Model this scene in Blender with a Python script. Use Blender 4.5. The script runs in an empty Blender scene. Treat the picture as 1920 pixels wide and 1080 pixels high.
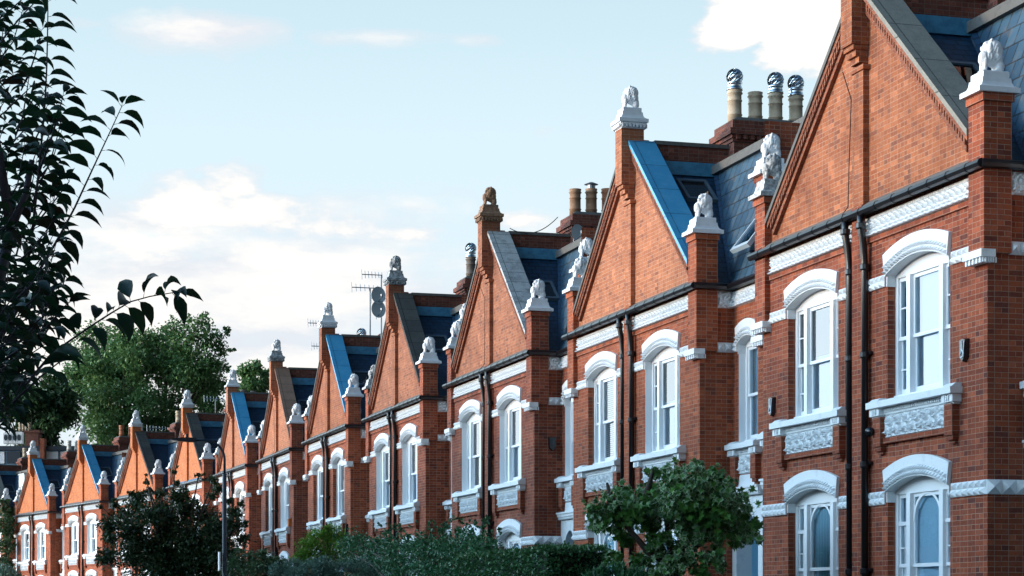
import bpy, bmesh, math, random
import numpy as np
from mathutils import Vector, Matrix, noise
R = math.radians
rnd = random.Random(7)
scene = bpy.context.scene
C = scene.collection
# ------------------------------------------------------------------ camera frame
F = 3920.0; XV = -180.0; YH = 1136.0
TH = math.atan((960 - XV) / F); ST, CT = math.sin(TH), math.cos(TH)
EYE = Vector((0, 0, 1.6))
FW = Vector((ST, CT, 0)); RT = Vector((CT, -ST, 0)); UP = Vector((0, 0, 1))
def at(px, py, d): return EYE + FW * d + RT * ((px - 960) / F * d) + UP * ((YH - py) / F * d)
def proj(p):
    v = p - EYE; d = v.dot(FW)
    return 960 + F * v.dot(RT) / d, YH - F * v.z / d, d
# ------------------------------------------------------------------ mesh builder
class MB:
    def __init__(s): s.v = []; s.f = []; s.m = []; s.cur = 0; s.smooth = []; s.sm = False
    def add(s, vs, fs):
        n = len(s.v); s.v.extend([tuple(p) for p in vs])
        for f in fs: s.f.append(tuple(i + n for i in f)); s.m.append(s.cur); s.smooth.append(s.sm)
    def quad(s, a, b, c, d): s.add([a, b, c, d], [(0, 1, 2, 3)])
    def tri(s, a, b, c): s.add([a, b, c], [(0, 1, 2)])
    def box(s, x0, x1, y0, y1, z0, z1, open=''):
        vs = [(x0,y0,z0),(x1,y0,z0),(x1,y1,z0),(x0,y1,z0),(x0,y0,z1),(x1,y0,z1),(x1,y1,z1),(x0,y1,z1)]
        fs = {'b':(0,3,2,1),'t':(4,5,6,7),'s':(0,1,5,4),'e':(1,2,6,5),'n':(2,3,7,6),'w':(3,0,4,7)}
        s.add(vs, [f for k, f in fs.items() if k not in open])
    def prism(s, poly, axis, a, b):
        # poly: 2d outline; axis 'x': (y,z) extruded along x; 'y': (x,z); 'z': (x,y)
        def P(p, t): return {'x': (t, p[0], p[1]), 'y': (p[0], t, p[1]), 'z': (p[0], p[1], t)}[axis]
        n = len(poly); vs = [P(p, a) for p in poly] + [P(p, b) for p in poly]
        fs = [tuple(range(n)), tuple(range(2*n-1, n-1, -1))] + [(i, n+i, n+(i+1) % n, (i+1) % n) for i in range(n)]
        s.add(vs, fs)
    def squares(s, prof, cx=0, cy=0, z0=0, sx=1, sy=1):
        vs = []
        for h, z in prof:
            for a, b in ((-1,-1),(1,-1),(1,1),(-1,1)): vs.append((cx+a*h*sx, cy+b*h*sy, z0+z))
        fs = [(3,2,1,0)]
        for i in range(len(prof)-1):
            for j in range(4): fs.append((4*i+j, 4*i+(j+1) % 4, 4*i+4+(j+1) % 4, 4*i+4+j))
        k = 4*(len(prof)-1); fs.append((k, k+1, k+2, k+3)); s.add(vs, fs)
    def lathe(s, prof, cx=0, cy=0, z0=0, n=14):
        vs = [(cx+r*math.cos(2*math.pi*j/n), cy+r*math.sin(2*math.pi*j/n), z0+z) for r, z in prof for j in range(n)]
        fs = [tuple(range(n-1, -1, -1))]
        for i in range(len(prof)-1):
            for j in range(n): fs.append((n*i+j, n*i+(j+1) % n, n*i+n+(j+1) % n, n*i+n+j))
        k = n*(len(prof)-1); fs.append(tuple(range(k, k+n))); s.add(vs, fs)
    def tube(s, pts, r, n=8):
        pts = [Vector(p) for p in pts]; rs = r if isinstance(r, (list, tuple)) else [r]*len(pts)
        vs = []; prev = None
        for i, p in enumerate(pts):
            d = (pts[min(i+1, len(pts)-1)] - pts[max(i-1, 0)]).normalized()
            u = d.cross(Vector((0,0,1)) if abs(d.z) < .9 else Vector((1,0,0))).normalized()
            if prev is not None:
                u = (prev - d*prev.dot(d)).normalized()
            prev = u; w = d.cross(u)
            for j in range(n):
                a = 2*math.pi*j/n; vs.append(p + (u*math.cos(a)+w*math.sin(a))*rs[i])
        fs = [tuple(range(n-1, -1, -1)), tuple(range(n*(len(pts)-1), n*len(pts)))]
        for i in range(len(pts)-1):
            for j in range(n): fs.append((n*i+j, n*i+(j+1) % n, n*i+n+(j+1) % n, n*i+n+j))
        s.add(vs, fs)
    def ball(s, c, r, nu=12, nv=8):
        c = Vector(c); r = Vector(r) if not isinstance(r, (int, float)) else Vector((r, r, r))
        vs = [c+Vector((0,0,-r.z))]
        for i in range(1, nv):
            a = -math.pi/2+math.pi*i/nv
            for j in range(nu):
                b = 2*math.pi*j/nu; vs.append(c+Vector((r.x*math.cos(a)*math.cos(b), r.y*math.cos(a)*math.sin(b), r.z*math.sin(a))))
        vs.append(c+Vector((0,0,r.z))); fs = []; L = len(vs)-1
        for j in range(nu):
            fs.append((0, 1+(j+1) % nu, 1+j)); fs.append((L, L-nu+j, L-nu+(j+1) % nu))
        for i in range(nv-2):
            for j in range(nu): fs.append((1+i*nu+j, 1+i*nu+(j+1) % nu, 1+(i+1)*nu+(j+1) % nu, 1+(i+1)*nu+j))
        s.add(vs, fs)
    def mesh(s, name, uv=True):
        me = bpy.data.meshes.new(name); me.from_pydata(s.v, [], s.f)
        me.polygons.foreach_set('material_index', s.m); me.polygons.foreach_set('use_smooth', s.smooth)
        if uv:
            ul = me.uv_layers.new(name='uv').data
            for p in me.polygons:
                n = p.normal
                if abs(n.z) > .999: u, w = Vector((1,0,0)), Vector((0,1,0))
                else: u = Vector((-n.y, n.x, 0)).normalized(); w = n.cross(u)
                for li in p.loop_indices:
                    c = me.vertices[me.loops[li].vertex_index].co; ul[li].uv = (c.dot(u), c.dot(w))
        me.update(); return me
CACHE = {}
def place(name, mesh, mats, parent=None, loc=(0,0,0), rotz=0, scale=None):
    o = bpy.data.objects.new(name, mesh); C.objects.link(o)
    mats = mats if isinstance(mats, (list, tuple)) else [mats]
    while len(mesh.materials) < len(mats): mesh.materials.append(mats[len(mesh.materials)])
    for i, m in enumerate(mats):
        if mesh.materials[i] != m: o.material_slots[i].link = 'OBJECT'; o.material_slots[i].material = m
    o.parent = parent; o.location = loc; o.rotation_euler = (0, 0, rotz)
    if scale: o.scale = scale
    return o
def cached(key, fn):
    if key not in CACHE:
        mb = MB(); fn(mb); CACHE[key] = mb.mesh(key)
    return CACHE[key]
def tag(o, label=None, cat=None, group=None, kind=None):
    for k, v in (('label', label), ('category', cat), ('group', group), ('kind', kind)):
        if v: o[k] = v
    return o
def empty(name, loc=(0,0,0), rotz=0):
    o = bpy.data.objects.new(name, None); C.objects.link(o); o.location = loc; o.rotation_euler = (0,0,rotz); o.empty_display_size = .3
    return o
# ------------------------------------------------------------------ materials
def mat(name):
    m = bpy.data.materials.new(name); m.use_nodes = True; nt = m.node_tree
    b = nt.nodes['Principled BSDF']; return m, nt, b
def N(nt, t, **k):
    n = nt.nodes.new(t)
    for a, v in k.items(): setattr(n, a, v)
    return n
def L(nt, a, b): nt.links.new(a, b)
def mixc(nt, fac, a, b, mode='MIX'):
    n = N(nt, 'ShaderNodeMix', data_type='RGBA', blend_type=mode)
    for sock, v in ((n.inputs[0], fac), (n.inputs[6], a), (n.inputs[7], b)):
        if hasattr(v, 'is_linked') or hasattr(v, 'links'): L(nt, v, sock)
        elif isinstance(v, (int, float)): sock.default_value = v
        else: sock.default_value = (*v, 1) if len(v) == 3 else v
    return n.outputs[2]
def noise_n(nt, scale, detail=4, vec=None, rough=.55, coord='Object'):
    n = N(nt, 'ShaderNodeTexNoise'); n.inputs['Scale'].default_value = scale; n.inputs['Detail'].default_value = detail; n.inputs['Roughness'].default_value = rough
    if vec is None:
        tc = N(nt, 'ShaderNodeTexCoord'); vec = tc.outputs[coord]
    L(nt, vec, n.inputs['Vector']); return n.outputs[0]
def ramp(nt, val, p0, p1, c0=0., c1=1.):
    n = N(nt, 'ShaderNodeMapRange'); L(nt, val, n.inputs[0]); n.inputs[1].default_value = p0; n.inputs[2].default_value = p1
    n.inputs[3].default_value = c0; n.inputs[4].default_value = c1; n.clamp = True; return n.outputs[0]
def bump(nt, h, b, strength=.3, dist=.02):
    n = N(nt, 'ShaderNodeBump'); n.inputs['Strength'].default_value = strength; n.inputs['Distance'].default_value = dist
    L(nt, h, n.inputs['Height']); L(nt, n.outputs[0], b.inputs['Normal'])
def brick_mat(name, c1, c2, mortar, dark, grime=.5):
    m, nt, b = mat(name)
    uv = N(nt, 'ShaderNodeUVMap'); geo = N(nt, 'ShaderNodeTexCoord')
    # slight wobble so courses are not laser straight
    ns = N(nt, 'ShaderNodeTexNoise'); ns.inputs['Scale'].default_value = 1.7; L(nt, uv.outputs[0], ns.inputs['Vector'])
    sub = N(nt, 'ShaderNodeVectorMath', operation='SUBTRACT'); L(nt, ns.outputs[1], sub.inputs[0]); sub.inputs[1].default_value = (.5,.5,.5)
    sc = N(nt, 'ShaderNodeVectorMath', operation='SCALE'); L(nt, sub.outputs[0], sc.inputs[0]); sc.inputs[3].default_value = .016
    ad = N(nt, 'ShaderNodeVectorMath', operation='ADD'); L(nt, uv.outputs[0], ad.inputs[0]); L(nt, sc.outputs[0], ad.inputs[1])
    def brick(ca, cb, mo, off):
        t = N(nt, 'ShaderNodeTexBrick', offset=.5, offset_frequency=2, squash=2.0, squash_frequency=2)
        t.inputs['Scale'].default_value = 1; t.inputs['Brick Width'].default_value = .1125; t.inputs['Row Height'].default_value = .077
        t.inputs['Mortar Size'].default_value = .0044; t.inputs['Mortar Smooth'].default_value = .25; t.inputs['Bias'].default_value = off
        t.inputs['Color1'].default_value = (*ca, 1); t.inputs['Color2'].default_value = (*cb, 1); t.inputs['Mortar'].default_value = (*mo, 1)
        L(nt, ad.outputs[0], t.inputs['Vector']); return t
    t = brick(c1, c2, mortar, 0)
    # per-brick dark / pale outliers through a second brick lookup, same layout
    t2 = brick((0,0,0), (1,1,1), (.5,.5,.5), 0)
    out = mixc(nt, ramp(nt, t2.outputs[0], .86, .98, 0, .5), t.outputs[0], dark)
    out = mixc(nt, ramp(nt, t2.outputs[0], .1, .03, 0, .35), out, tuple(min(1, c*1.5+.02) for c in c1))
    out = mixc(nt, t.outputs[1], out, mortar)
    out = mixc(nt, ramp(nt, noise_n(nt, .9, 5, geo.outputs['Object']), .42, .72, 0, grime), out, tuple(c*.55 for c in c2), 'MIX')
    mpz = N(nt, 'ShaderNodeMapping'); mpz.inputs['Scale'].default_value = (3.2, 3.2, .35); L(nt, geo.outputs['Object'], mpz.inputs[0])
    out = mixc(nt, ramp(nt, noise_n(nt, 1.0, 5, mpz.outputs[0]), .54, .78, 0, .5), out, mixc(nt, 1.0, out, (.5, .48, .5), 'MULTIPLY'))
    out = mixc(nt, ramp(nt, noise_n(nt, 7, 5, geo.outputs['Object']), .5, .75, 0, .35), out, (.9*c2[0], .55*c2[0], .45*c2[0]))
    out = mixc(nt, ramp(nt, noise_n(nt, 22, 3, geo.outputs['Object']), .48, .68, 0, .45), out, mixc(nt, 1.0, out, (.58, .55, .6), 'MULTIPLY'))
    L(nt, out, b.inputs['Base Color']); b.inputs['Roughness'].default_value = .88; b.inputs['Specular IOR Level'].default_value = .25
    inv = N(nt, 'ShaderNodeMath', operation='MULTIPLY_ADD'); L(nt, t.outputs[1], inv.inputs[0]); inv.inputs[1].default_value = -1; L(nt, noise_n(nt, 60, 3, geo.outputs['Object']), inv.inputs[2])
    bump(nt, inv.outputs[0], b, .7, .014); return m
def stone_mat(name, c, c2=None, rough=.6, sc=6, amt=.6, lo=.5, hi=.7, bmp=.15):
    m, nt, b = mat(name); c2 = c2 or tuple(x*.6 for x in c)
    v = noise_n(nt, sc, 6); v2 = noise_n(nt, sc*6, 4)
    out = mixc(nt, ramp(nt, v, lo, hi, 0, amt), c, c2); out = mixc(nt, ramp(nt, v2, .55, .75, 0, amt*.5), out, tuple(x*.75 for x in c2))
    L(nt, out, b.inputs['Base Color']); b.inputs['Roughness'].default_value = rough; bump(nt, v2, b, bmp, .01); return m
def plain(name, c, rough=.5, metal=0., spec=.5):
    m, nt, b = mat(name); b.inputs['Base Color'].default_value = (*c, 1); b.inputs['Roughness'].default_value = rough; b.inputs['Metallic'].default_value = metal
    b.inputs['Specular IOR Level'].default_value = spec; return m
def slab_mat(name, c, c2, gap=.62, rough=.45, stain=(.1,.12,.1), amt=.5, spec=.5):
    # coping covered in slabs / lead sheets with joints across the slope (uv v runs up the slope)
    m, nt, b = mat(name); uv = N(nt, 'ShaderNodeUVMap')
    t = N(nt, 'ShaderNodeTexBrick', offset=.0); t.inputs['Scale'].default_value = 1; t.inputs['Brick Width'].default_value = 5; t.inputs['Row Height'].default_value = gap
    t.inputs['Mortar Size'].default_value = .012; t.inputs['Color1'].default_value = (*c, 1); t.inputs['Color2'].default_value = (*c2, 1); t.inputs['Mortar'].default_value = (*[x*.35 for x in c2], 1)
    L(nt, uv.outputs[0], t.inputs['Vector'])
    out = mixc(nt, ramp(nt, noise_n(nt, 4, 6), .45, .7, 0, amt), t.outputs[0], stain)
    out = mixc(nt, ramp(nt, noise_n(nt, 34, 4), .5, .75, 0, amt*.7), out, tuple(min(1, x*1.6) for x in c))
    L(nt, out, b.inputs['Base Color']); b.inputs['Roughness'].default_value = rough; b.inputs['Specular IOR Level'].default_value = spec
    bump(nt, t.outputs[1], b, -.4, .01); return m
def slate_mat(name, c1, c2, w=.3, h=.22, streak=(.16,.14,.12)):
    m, nt, b = mat(name); uv = N(nt, 'ShaderNodeUVMap')
    t = N(nt, 'ShaderNodeTexBrick', offset=.5); t.inputs['Scale'].default_value = 1; t.inputs['Brick Width'].default_value = w; t.inputs['Row Height'].default_value = h
    t.inputs['Mortar Size'].default_value = .014; t.inputs['Mortar Smooth'].default_value = .1
    t.inputs['Color1'].default_value = (*c1, 1); t.inputs['Color2'].default_value = (*c2, 1); t.inputs['Mortar'].default_value = (.006,.008,.01, 1)
    L(nt, uv.outputs[0], t.inputs['Vector'])
    out = mixc(nt, ramp(nt, noise_n(nt, 5, 5), .5, .72, 0, .5), t.outputs[0], streak)
    L(nt, out, b.inputs['Base Color']); b.inputs['Roughness'].default_value = .5
    sep = N(nt, 'ShaderNodeSeparateXYZ'); L(nt, uv.outputs[0], sep.inputs[0])
    mo = N(nt, 'ShaderNodeMath', operation='MULTIPLY'); L(nt, sep.outputs[1], mo.inputs[0]); mo.inputs[1].default_value = 1/h
    fr = N(nt, 'ShaderNodeMath', operation='FRACT'); L(nt, mo.outputs[0], fr.inputs[0])
    sb = N(nt, 'ShaderNodeMath', operation='SUBTRACT'); sb.inputs[0].default_value = 0; L(nt, fr.outputs[0], sb.inputs[1])
    s2 = N(nt, 'ShaderNodeMath', operation='SUBTRACT'); L(nt, sb.outputs[0], s2.inputs[0]); L(nt, t.outputs[1], s2.inputs[1])
    bump(nt, s2.outputs[0], b, .8, .02); return m
def leaf_mat(name, cs, trans=.25, rough=.45):
    m, nt, b = mat(name); g = N(nt, 'ShaderNodeNewGeometry')
    cr = N(nt, 'ShaderNodeValToRGB'); L(nt, g.outputs['Random Per Island'], cr.inputs[0]); e = cr.color_ramp.elements
    e[0].color = (*cs[0], 1); e[1].color = (*cs[-1], 1)
    for i, c in enumerate(cs[1:-1]): x = e.new((i+1)/(len(cs)-1)); x.color = (*c, 1)
    L(nt, cr.outputs[0], b.inputs['Base Color']); b.inputs['Roughness'].default_value = rough; b.inputs['Specular IOR Level'].default_value = .35
    tr = N(nt, 'ShaderNodeBsdfTranslucent'); L(nt, cr.outputs[0], tr.inputs[0]); mx = N(nt, 'ShaderNodeMixShader'); mx.inputs[0].default_value = trans
    L(nt, b.outputs[0], mx.inputs[1]); L(nt, tr.outputs[0], mx.inputs[2]); L(nt, mx.outputs[0], nt.nodes['Material Output'].inputs[0]); return m
def glass_mat(name, tint=(.55,.75,.85), ior=2.3):
    m, nt, b = mat(name); nt.nodes.remove(b)
    fr = N(nt, 'ShaderNodeFresnel'); fr.inputs[0].default_value = ior
    gl = N(nt, 'ShaderNodeBsdfGlossy'); gl.inputs['Roughness'].default_value = .015; gl.inputs[0].default_value = (1,1,1,1)
    bn = N(nt, 'ShaderNodeBump'); bn.inputs['Strength'].default_value = .02; bn.inputs['Distance'].default_value = .05; L(nt, noise_n(nt, 2.5, 2), bn.inputs['Height']); L(nt, bn.outputs[0], gl.inputs['Normal'])
    tr = N(nt, 'ShaderNodeBsdfTransparent'); tr.inputs[0].default_value = (*tint, 1)
    mx = N(nt, 'ShaderNodeMixShader'); L(nt, fr.outputs[0], mx.inputs[0]); L(nt, tr.outputs[0], mx.inputs[1]); L(nt, gl.outputs[0], mx.inputs[2])
    L(nt, mx.outputs[0], nt.nodes['Material Output'].inputs[0]); return m
BR = brick_mat('brick_wall', (.37,.088,.036), (.20,.040,.019), (.38,.25,.18), (.07,.035,.035))
BRG = brick_mat('brick_gable', (.40,.130,.052), (.26,.074,.032), (.43,.29,.20), (.14,.065,.05), .7)  # wall brick made oranger, the sunlit look of the gables put into its colour
BRV = [BR, brick_mat('brick_wall_b', (.31,.078,.036), (.17,.038,.021), (.33,.23,.17), (.07,.038,.036), .75), brick_mat('brick_wall_c', (.40,.096,.036), (.24,.050,.021), (.40,.26,.18), (.09,.045,.035), .4)]
BRGV = [BRG, brick_mat('brick_gable_b', (.39,.142,.068), (.26,.085,.042), (.38,.26,.19), (.12,.06,.05), .6), brick_mat('brick_gable_c', (.46,.165,.072), (.33,.105,.048), (.48,.33,.24), (.17,.07,.05), .3)]
BRO = brick_mat('brick_gable_sun_tint', (.56,.18,.062), (.46,.135,.045), (.52,.26,.14), (.30,.10,.05), .3)  # far gables: orange of the low sun painted into the brick colour
BRD = brick_mat('brick_weathered', (.22,.07,.045), (.13,.04,.028), (.20,.16,.14), (.05,.035,.03), .6)
BRE = brick_mat('brick_eaves', (.30,.10,.05), (.22,.065,.035), (.30,.2,.15), (.06,.03,.025), .6)
WH = stone_mat('white_paint', (.70,.73,.75), (.38,.41,.44), .55, 5, .55, .55, .80, .12)
WHF = plain('white_timber', (.80,.82,.84), .35)
WHW = stone_mat('weathered_white', (.55,.56,.56), (.20,.21,.22), .8, 16, .9, .42, .62, .3)
WHM = stone_mat('weathered_grey_stone', (.42,.44,.45), (.12,.14,.15), .85, 12, .9, .40, .6, .3)
TERR = stone_mat('brown_terracotta', (.30,.17,.10), (.13,.08,.055), .85, 14, .8, .42, .62, .3)
WCRM = stone_mat('white_stone', (.68,.70,.72), (.48,.51,.55), .6, 9, .4, .5, .75, .2)
COP = {
 'lead': slab_mat('blue_lead', (.05,.29,.50), (.04,.235,.43), .95, .38, (.12,.36,.54), .5),
 'grey': slab_mat('grey_concrete', (.24,.23,.20), (.20,.195,.17), 1.15, .85, (.13,.13,.12), .6, .2),
 'mottled': slab_mat('pale_mottled_stone', (.40,.42,.42), (.33,.35,.36), .45, .8, (.13,.14,.14), .85, .2),
 'dark': slab_mat('dark_mossy_stone', (.075,.075,.07), (.055,.055,.055), .6, .85, (.03,.035,.03), .5, .2),
 'brown': slab_mat('brown_stone', (.24,.15,.11), (.20,.125,.09), .55, .85, (.12,.08,.06), .5, .2)}
SLATE = slate_mat('slate_blue', (.012,.050,.105), (.008,.032,.075), .26, .2, (.012,.05,.10))
SLATB = slate_mat('slate_street', (.032,.085,.135), (.012,.045,.085), .3, .36, (.11,.11,.11))
LEADF = stone_mat('lead_flashing', (.045,.22,.37), (.02,.12,.23), .45, 7, .7, .45, .65, .2)
CAPST = stone_mat('dark_cap_stone', (.11,.11,.105), (.05,.05,.05), .9, 8)
BLK = plain('black_pipe_paint', (.006,.006,.008), .28)
GLASS = glass_mat('window_glass'); GLASSG = glass_mat('ground_window_glass', (.88,.95,.98), 1.75); GLASSD = glass_mat('rooflight_glass', (.35,.5,.6), 1.7)
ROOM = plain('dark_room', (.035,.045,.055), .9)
BLIND = stone_mat('pale_blind', (.45,.66,.80), (.36,.56,.72), .8, 2, .4)
CURT = None
def curtain_mat():
    m, nt, b = mat('curtain'); uv = N(nt, 'ShaderNodeUVMap'); w = N(nt, 'ShaderNodeTexWave'); w.inputs['Scale'].default_value = 5; w.inputs['Distortion'].default_value = 1.2
    L(nt, uv.outputs[0], w.inputs[0]); L(nt, mixc(nt, w.outputs[1], (.22,.50,.66), (.58,.82,.92)), b.inputs['Base Color']); b.inputs['Roughness'].default_value = .9; return m
CURT = curtain_mat()
PORCH = stone_mat('pale_blue_paint', (.30,.60,.78), (.24,.52,.72), .6, 3, .4)
DOORB = plain('blue_door_paint', (.02,.22,.40), .4)
CLAY = stone_mat('buff_clay', (.52,.41,.29), (.33,.27,.20), .85, 5, .7, .42, .65)
CLAYR = stone_mat('red_clay', (.36,.14,.07), (.18,.08,.05), .85, 5, .7)
CLAYB = stone_mat('brown_clay', (.30,.17,.10), (.13,.09,.06), .85, 5, .7); CLAYD = stone_mat('sooty_clay', (.16,.13,.11), (.07,.06,.055), .9, 5, .7)
CLAYW = stone_mat('pale_clay', (.55,.54,.50), (.35,.34,.32), .85, 5, .5)
MET = plain('bright_steel', (.75,.8,.83), .22, 1); METD = plain('dark_vane_gap', (.30,.33,.36), .35, .9); METG = plain('grey_metal', (.22,.25,.28), .45, .6)
DISH = plain('dish_grey', (.42,.50,.55), .5); FRAMEG = plain('rooflight_frame', (.07,.11,.15), .4); FRAMEL = plain('rooflight_frame_pale', (.38,.48,.56), .4)
# ------------------------------------------------------------------ house dimensions (local: x into building, y along street, z up)
BW = 7.92; HC = 3.96; RD = .7; RW = 1.54; H0 = 1.6; PITCH = 11.0
WY = (2.08, 5.84)                    # window axes on the bay
def Z(z): return z + H0
UPW = dict(w=2.0, zb=Z(3.20), zs=Z(5.16), rise=.2)
GRW = dict(w=2.0, zb=Z(-.35), zs=Z(1.78), rise=.2)
RCW = dict(w=.94, zb=Z(3.20), zs=Z(5.12), rise=.14)
def arc(yc, o, y, off=0.): return o['zs'] + o['rise']*(1-(2*(y-yc)/o['w'])**2) + off
def wall_panel(mb, x, y0, y1, z0, z1, ops, depth=.3):
    ys = {y0, y1}
    for yc, o in ops:
        for i in range(13): ys.add(yc-o['w']/2+o['w']*i/12)
    ys = sorted(ys)
    for a, b in zip(ys[:-1], ys[1:]):
        if b-a < 1e-6: continue
        m = (a+b)/2; cov = sorted([(o['zb'], yc, o) for yc, o in ops if abs(m-yc) < o['w']/2], key=lambda t: t[0])
        la = lb = z0
        for zb, yc, o in cov:
            mb.quad((x,b,lb),(x,a,la),(x,a,zb),(x,b,zb)); la, lb = arc(yc,o,a,.1), arc(yc,o,b,.1)
        mb.quad((x,b,lb),(x,a,la),(x,a,z1),(x,b,z1))
    for yc, o in ops:
        for sgn in (-1, 1):
            y = yc+sgn*o['w']/2; t = o['zs']+.12
            q = [(x,y,o['zb']),(x+depth,y,o['zb']),(x+depth,y,t),(x,y,t)]
            mb.quad(*(q if sgn > 0 else q[::-1]))
BAYOPS = [(y, o) for y in WY for o in (UPW, GRW)]
RECY = (-.74, BW+.74)
PORW = dict(w=1.06, zb=0.02, zs=Z(1.42), rise=.5)
def b_wall(mb):
    wall_panel(mb, 0, 0, BW, 0, Z(6.3), BAYOPS)
    # side returns
    mb.quad((0,0,0),(RD,0,0),(RD,0,Z(6.3)),(0,0,Z(6.3))); mb.quad((RD,BW,0),(0,BW,0),(0,BW,Z(6.3)),(RD,BW,Z(6.3)))
    # brick ledge under the frieze
    for a, b in ((.36, 3.78), (4.14, 7.58)): mb.box(-.035, .0, a, b, Z(5.78), Z(5.86), 'e')
    # central pilaster
    mb.box(-.1, 0, 3.79, 4.13, 0, Z(6.42), 'e')
    # recess walls
    for yc, (a, b) in zip(RECY, ((-RW, 0), (BW, BW+RW))):
        wall_panel(mb, RD, a, b, Z(2.3), Z(6.3), [(yc, RCW)], .25)
    # body behind, end walls and back
    mb.box(RD+.002, 9.5, -RW+.004, BW+RW-.004, 0, Z(9.1), 'wtb')
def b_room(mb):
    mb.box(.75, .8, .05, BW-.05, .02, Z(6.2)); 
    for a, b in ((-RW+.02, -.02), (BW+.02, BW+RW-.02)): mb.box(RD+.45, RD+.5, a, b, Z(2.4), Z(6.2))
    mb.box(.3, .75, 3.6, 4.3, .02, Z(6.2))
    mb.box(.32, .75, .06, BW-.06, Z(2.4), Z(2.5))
def b_gable(mb):
    zA = 9.98; s = .895
    def zt(y): return Z(zA - s*abs(y-HC))
    ys = [0, HC, BW]; 
    pts = [(0.02, Z(6.32)), (BW-.02, Z(6.32)), (BW-.02, zt(BW)), (HC, zt(HC)), (.02, zt(0))]
    mb.prism(pts, 'x', .03, .40)
    # pilaster running up the gable
    mb.box(-.07, .03, 3.79, 4.13, Z(6.42), Z(8.62), 'e')
def b_ledge(mb):
    for a, b in ((.3, 3.79), (4.13, 7.62)):
        mb.quad((-.16,b,Z(6.34)),(-.16,a,Z(6.34)),(.03,a,Z(6.47)),(.03,b,Z(6.47))); mb.quad((-.16,a,Z(6.34)),(-.16,b,Z(6.34)),(.0,b,Z(6.33)),(.0,a,Z(6.33)))
def b_apex(mb):
    y0, y1 = 3.77, 4.17
    mb.box(-.28, .22, y0, y1, Z(8.98), Z(10.16))
    mb.box(-.24, .03, y0+.02, y1-.02, Z(8.9), Z(8.98)); mb.box(-.19, .03, y0+.04, y1-.04, Z(8.80), Z(8.9)); mb.box(-.13, .03, y0+.05, y1-.05, Z(8.7), Z(8.8)); mb.box(-.1, .03, 3.73, 4.19, Z(8.58), Z(8.66))
def b_pier(mb):                       # corner pier above its corbel, centred on local y
    mb.box(-.1, .34, -.22, .22, Z(5.02), Z(7.22)); mb.box(-.13, .37, -.25, .25, Z(7.17), Z(7.29))
def b_rpier(mb):
    mb.box(-.1, .32, -.21, .21, Z(5.0), Z(8.0)); mb.box(-.12, .34, -.24, .24, Z(7.96), Z(8.05))
def b_corbel(mb):
    mb.box(-.17, .06, -.27, .27, Z(4.95), Z(5.06)); mb.box(-.13, .04, -.24, .24, Z(4.88), Z(4.95))
    for i in range(5): mb.box(-.155, -.13, -.22+i*.1, -.18+i*.1, Z(4.87), Z(4.945)); 
    for i in range(5): mb.box(-.1+i*.04, -.08+i*.04, -.262, -.24, Z(4.87), Z(4.945))
def coping_pts(side, off0, off1, lo=.42, hi=None):
    s = .895; hi = 3.78 if hi is None else hi
    def p(u, off):                    # u: distance from outer corner toward the centre
        y = u if side < 0 else BW-u; return (y, Z(9.98 - s*(HC-u) + off))
    return [p(lo, off0), p(hi, off0), p(hi, off1), p(lo, off1)]
def b_coping(side):
    def f(mb): mb.prism(coping_pts(side, .0, .10, .36), 'x', -.13, .47)
    return f
def b_verge(side):
    def f(mb):
        mb.prism(coping_pts(side, -.10, -.002, .40), 'x', -.10, .03)
        mb.prism(coping_pts(side, -.34, -.24, .52), 'x', -.045, .03)
        n = 42
        for i in range(n):
            u = .5 + (3.2*i)/n
            mb.prism(coping_pts(side, -.22, -.10, u, u+.045), 'x', -.085, .03)
        mb.prism(coping_pts(side, -.22, -.10, .45), 'x', -.03, .03)
    return f
def b_roof(mb):
    zt = Z(9.3)
    # cross roof behind the gable
    pts = [(.02, Z(6.33)), (HC-.14, zt), (HC+.14, zt), (BW-.02, Z(6.33))]
    mb.prism(pts, 'x', .30, 2.2)
def b_mansard(mb):
    pts = [(RD-.06, Z(6.28)), (RD+1.12, Z(9.3)), (9.5, Z(9.3)), (9.5, Z(6.28))]
    mb.prism(pts, 'y', -RW, BW+RW)
def b_ridge(mb):
    mb.box(RD+1.0, RD+1.4, -RW, BW+RW, Z(9.26), Z(9.44))
def b_valley(mb):
    for s in (-1, 1):
        a = (RD+.02, .12, Z(6.42)); b = (RD+1.14, HC-.25, Z(9.34))
        def q(dy, dx): 
            r = []
            for p in (a, b): r.append((p[0]+dx, (p[1]+dy) if s < 0 else BW-(p[1]+dy), p[2]+.03))
            return r
        A, B2 = q(-.07, .01); D, E = q(.05, -.05); mb.quad(A, B2, E, D)
def b_flash(mb):
    mb.box(.5, RD+1.5, HC-.30, HC+.30, Z(9.22), Z(9.5)); mb.box(RD+1.3, RD+4, HC-.3, HC+.3, Z(9.2), Z(9.5))
def b_party(mb): mb.box(.48, 6.5, HC-.17, HC+.17, Z(9.2), Z(9.86))
def b_partycap(mb): mb.box(.46, 6.55, HC-.21, HC+.21, Z(9.86), Z(9.94))
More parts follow.
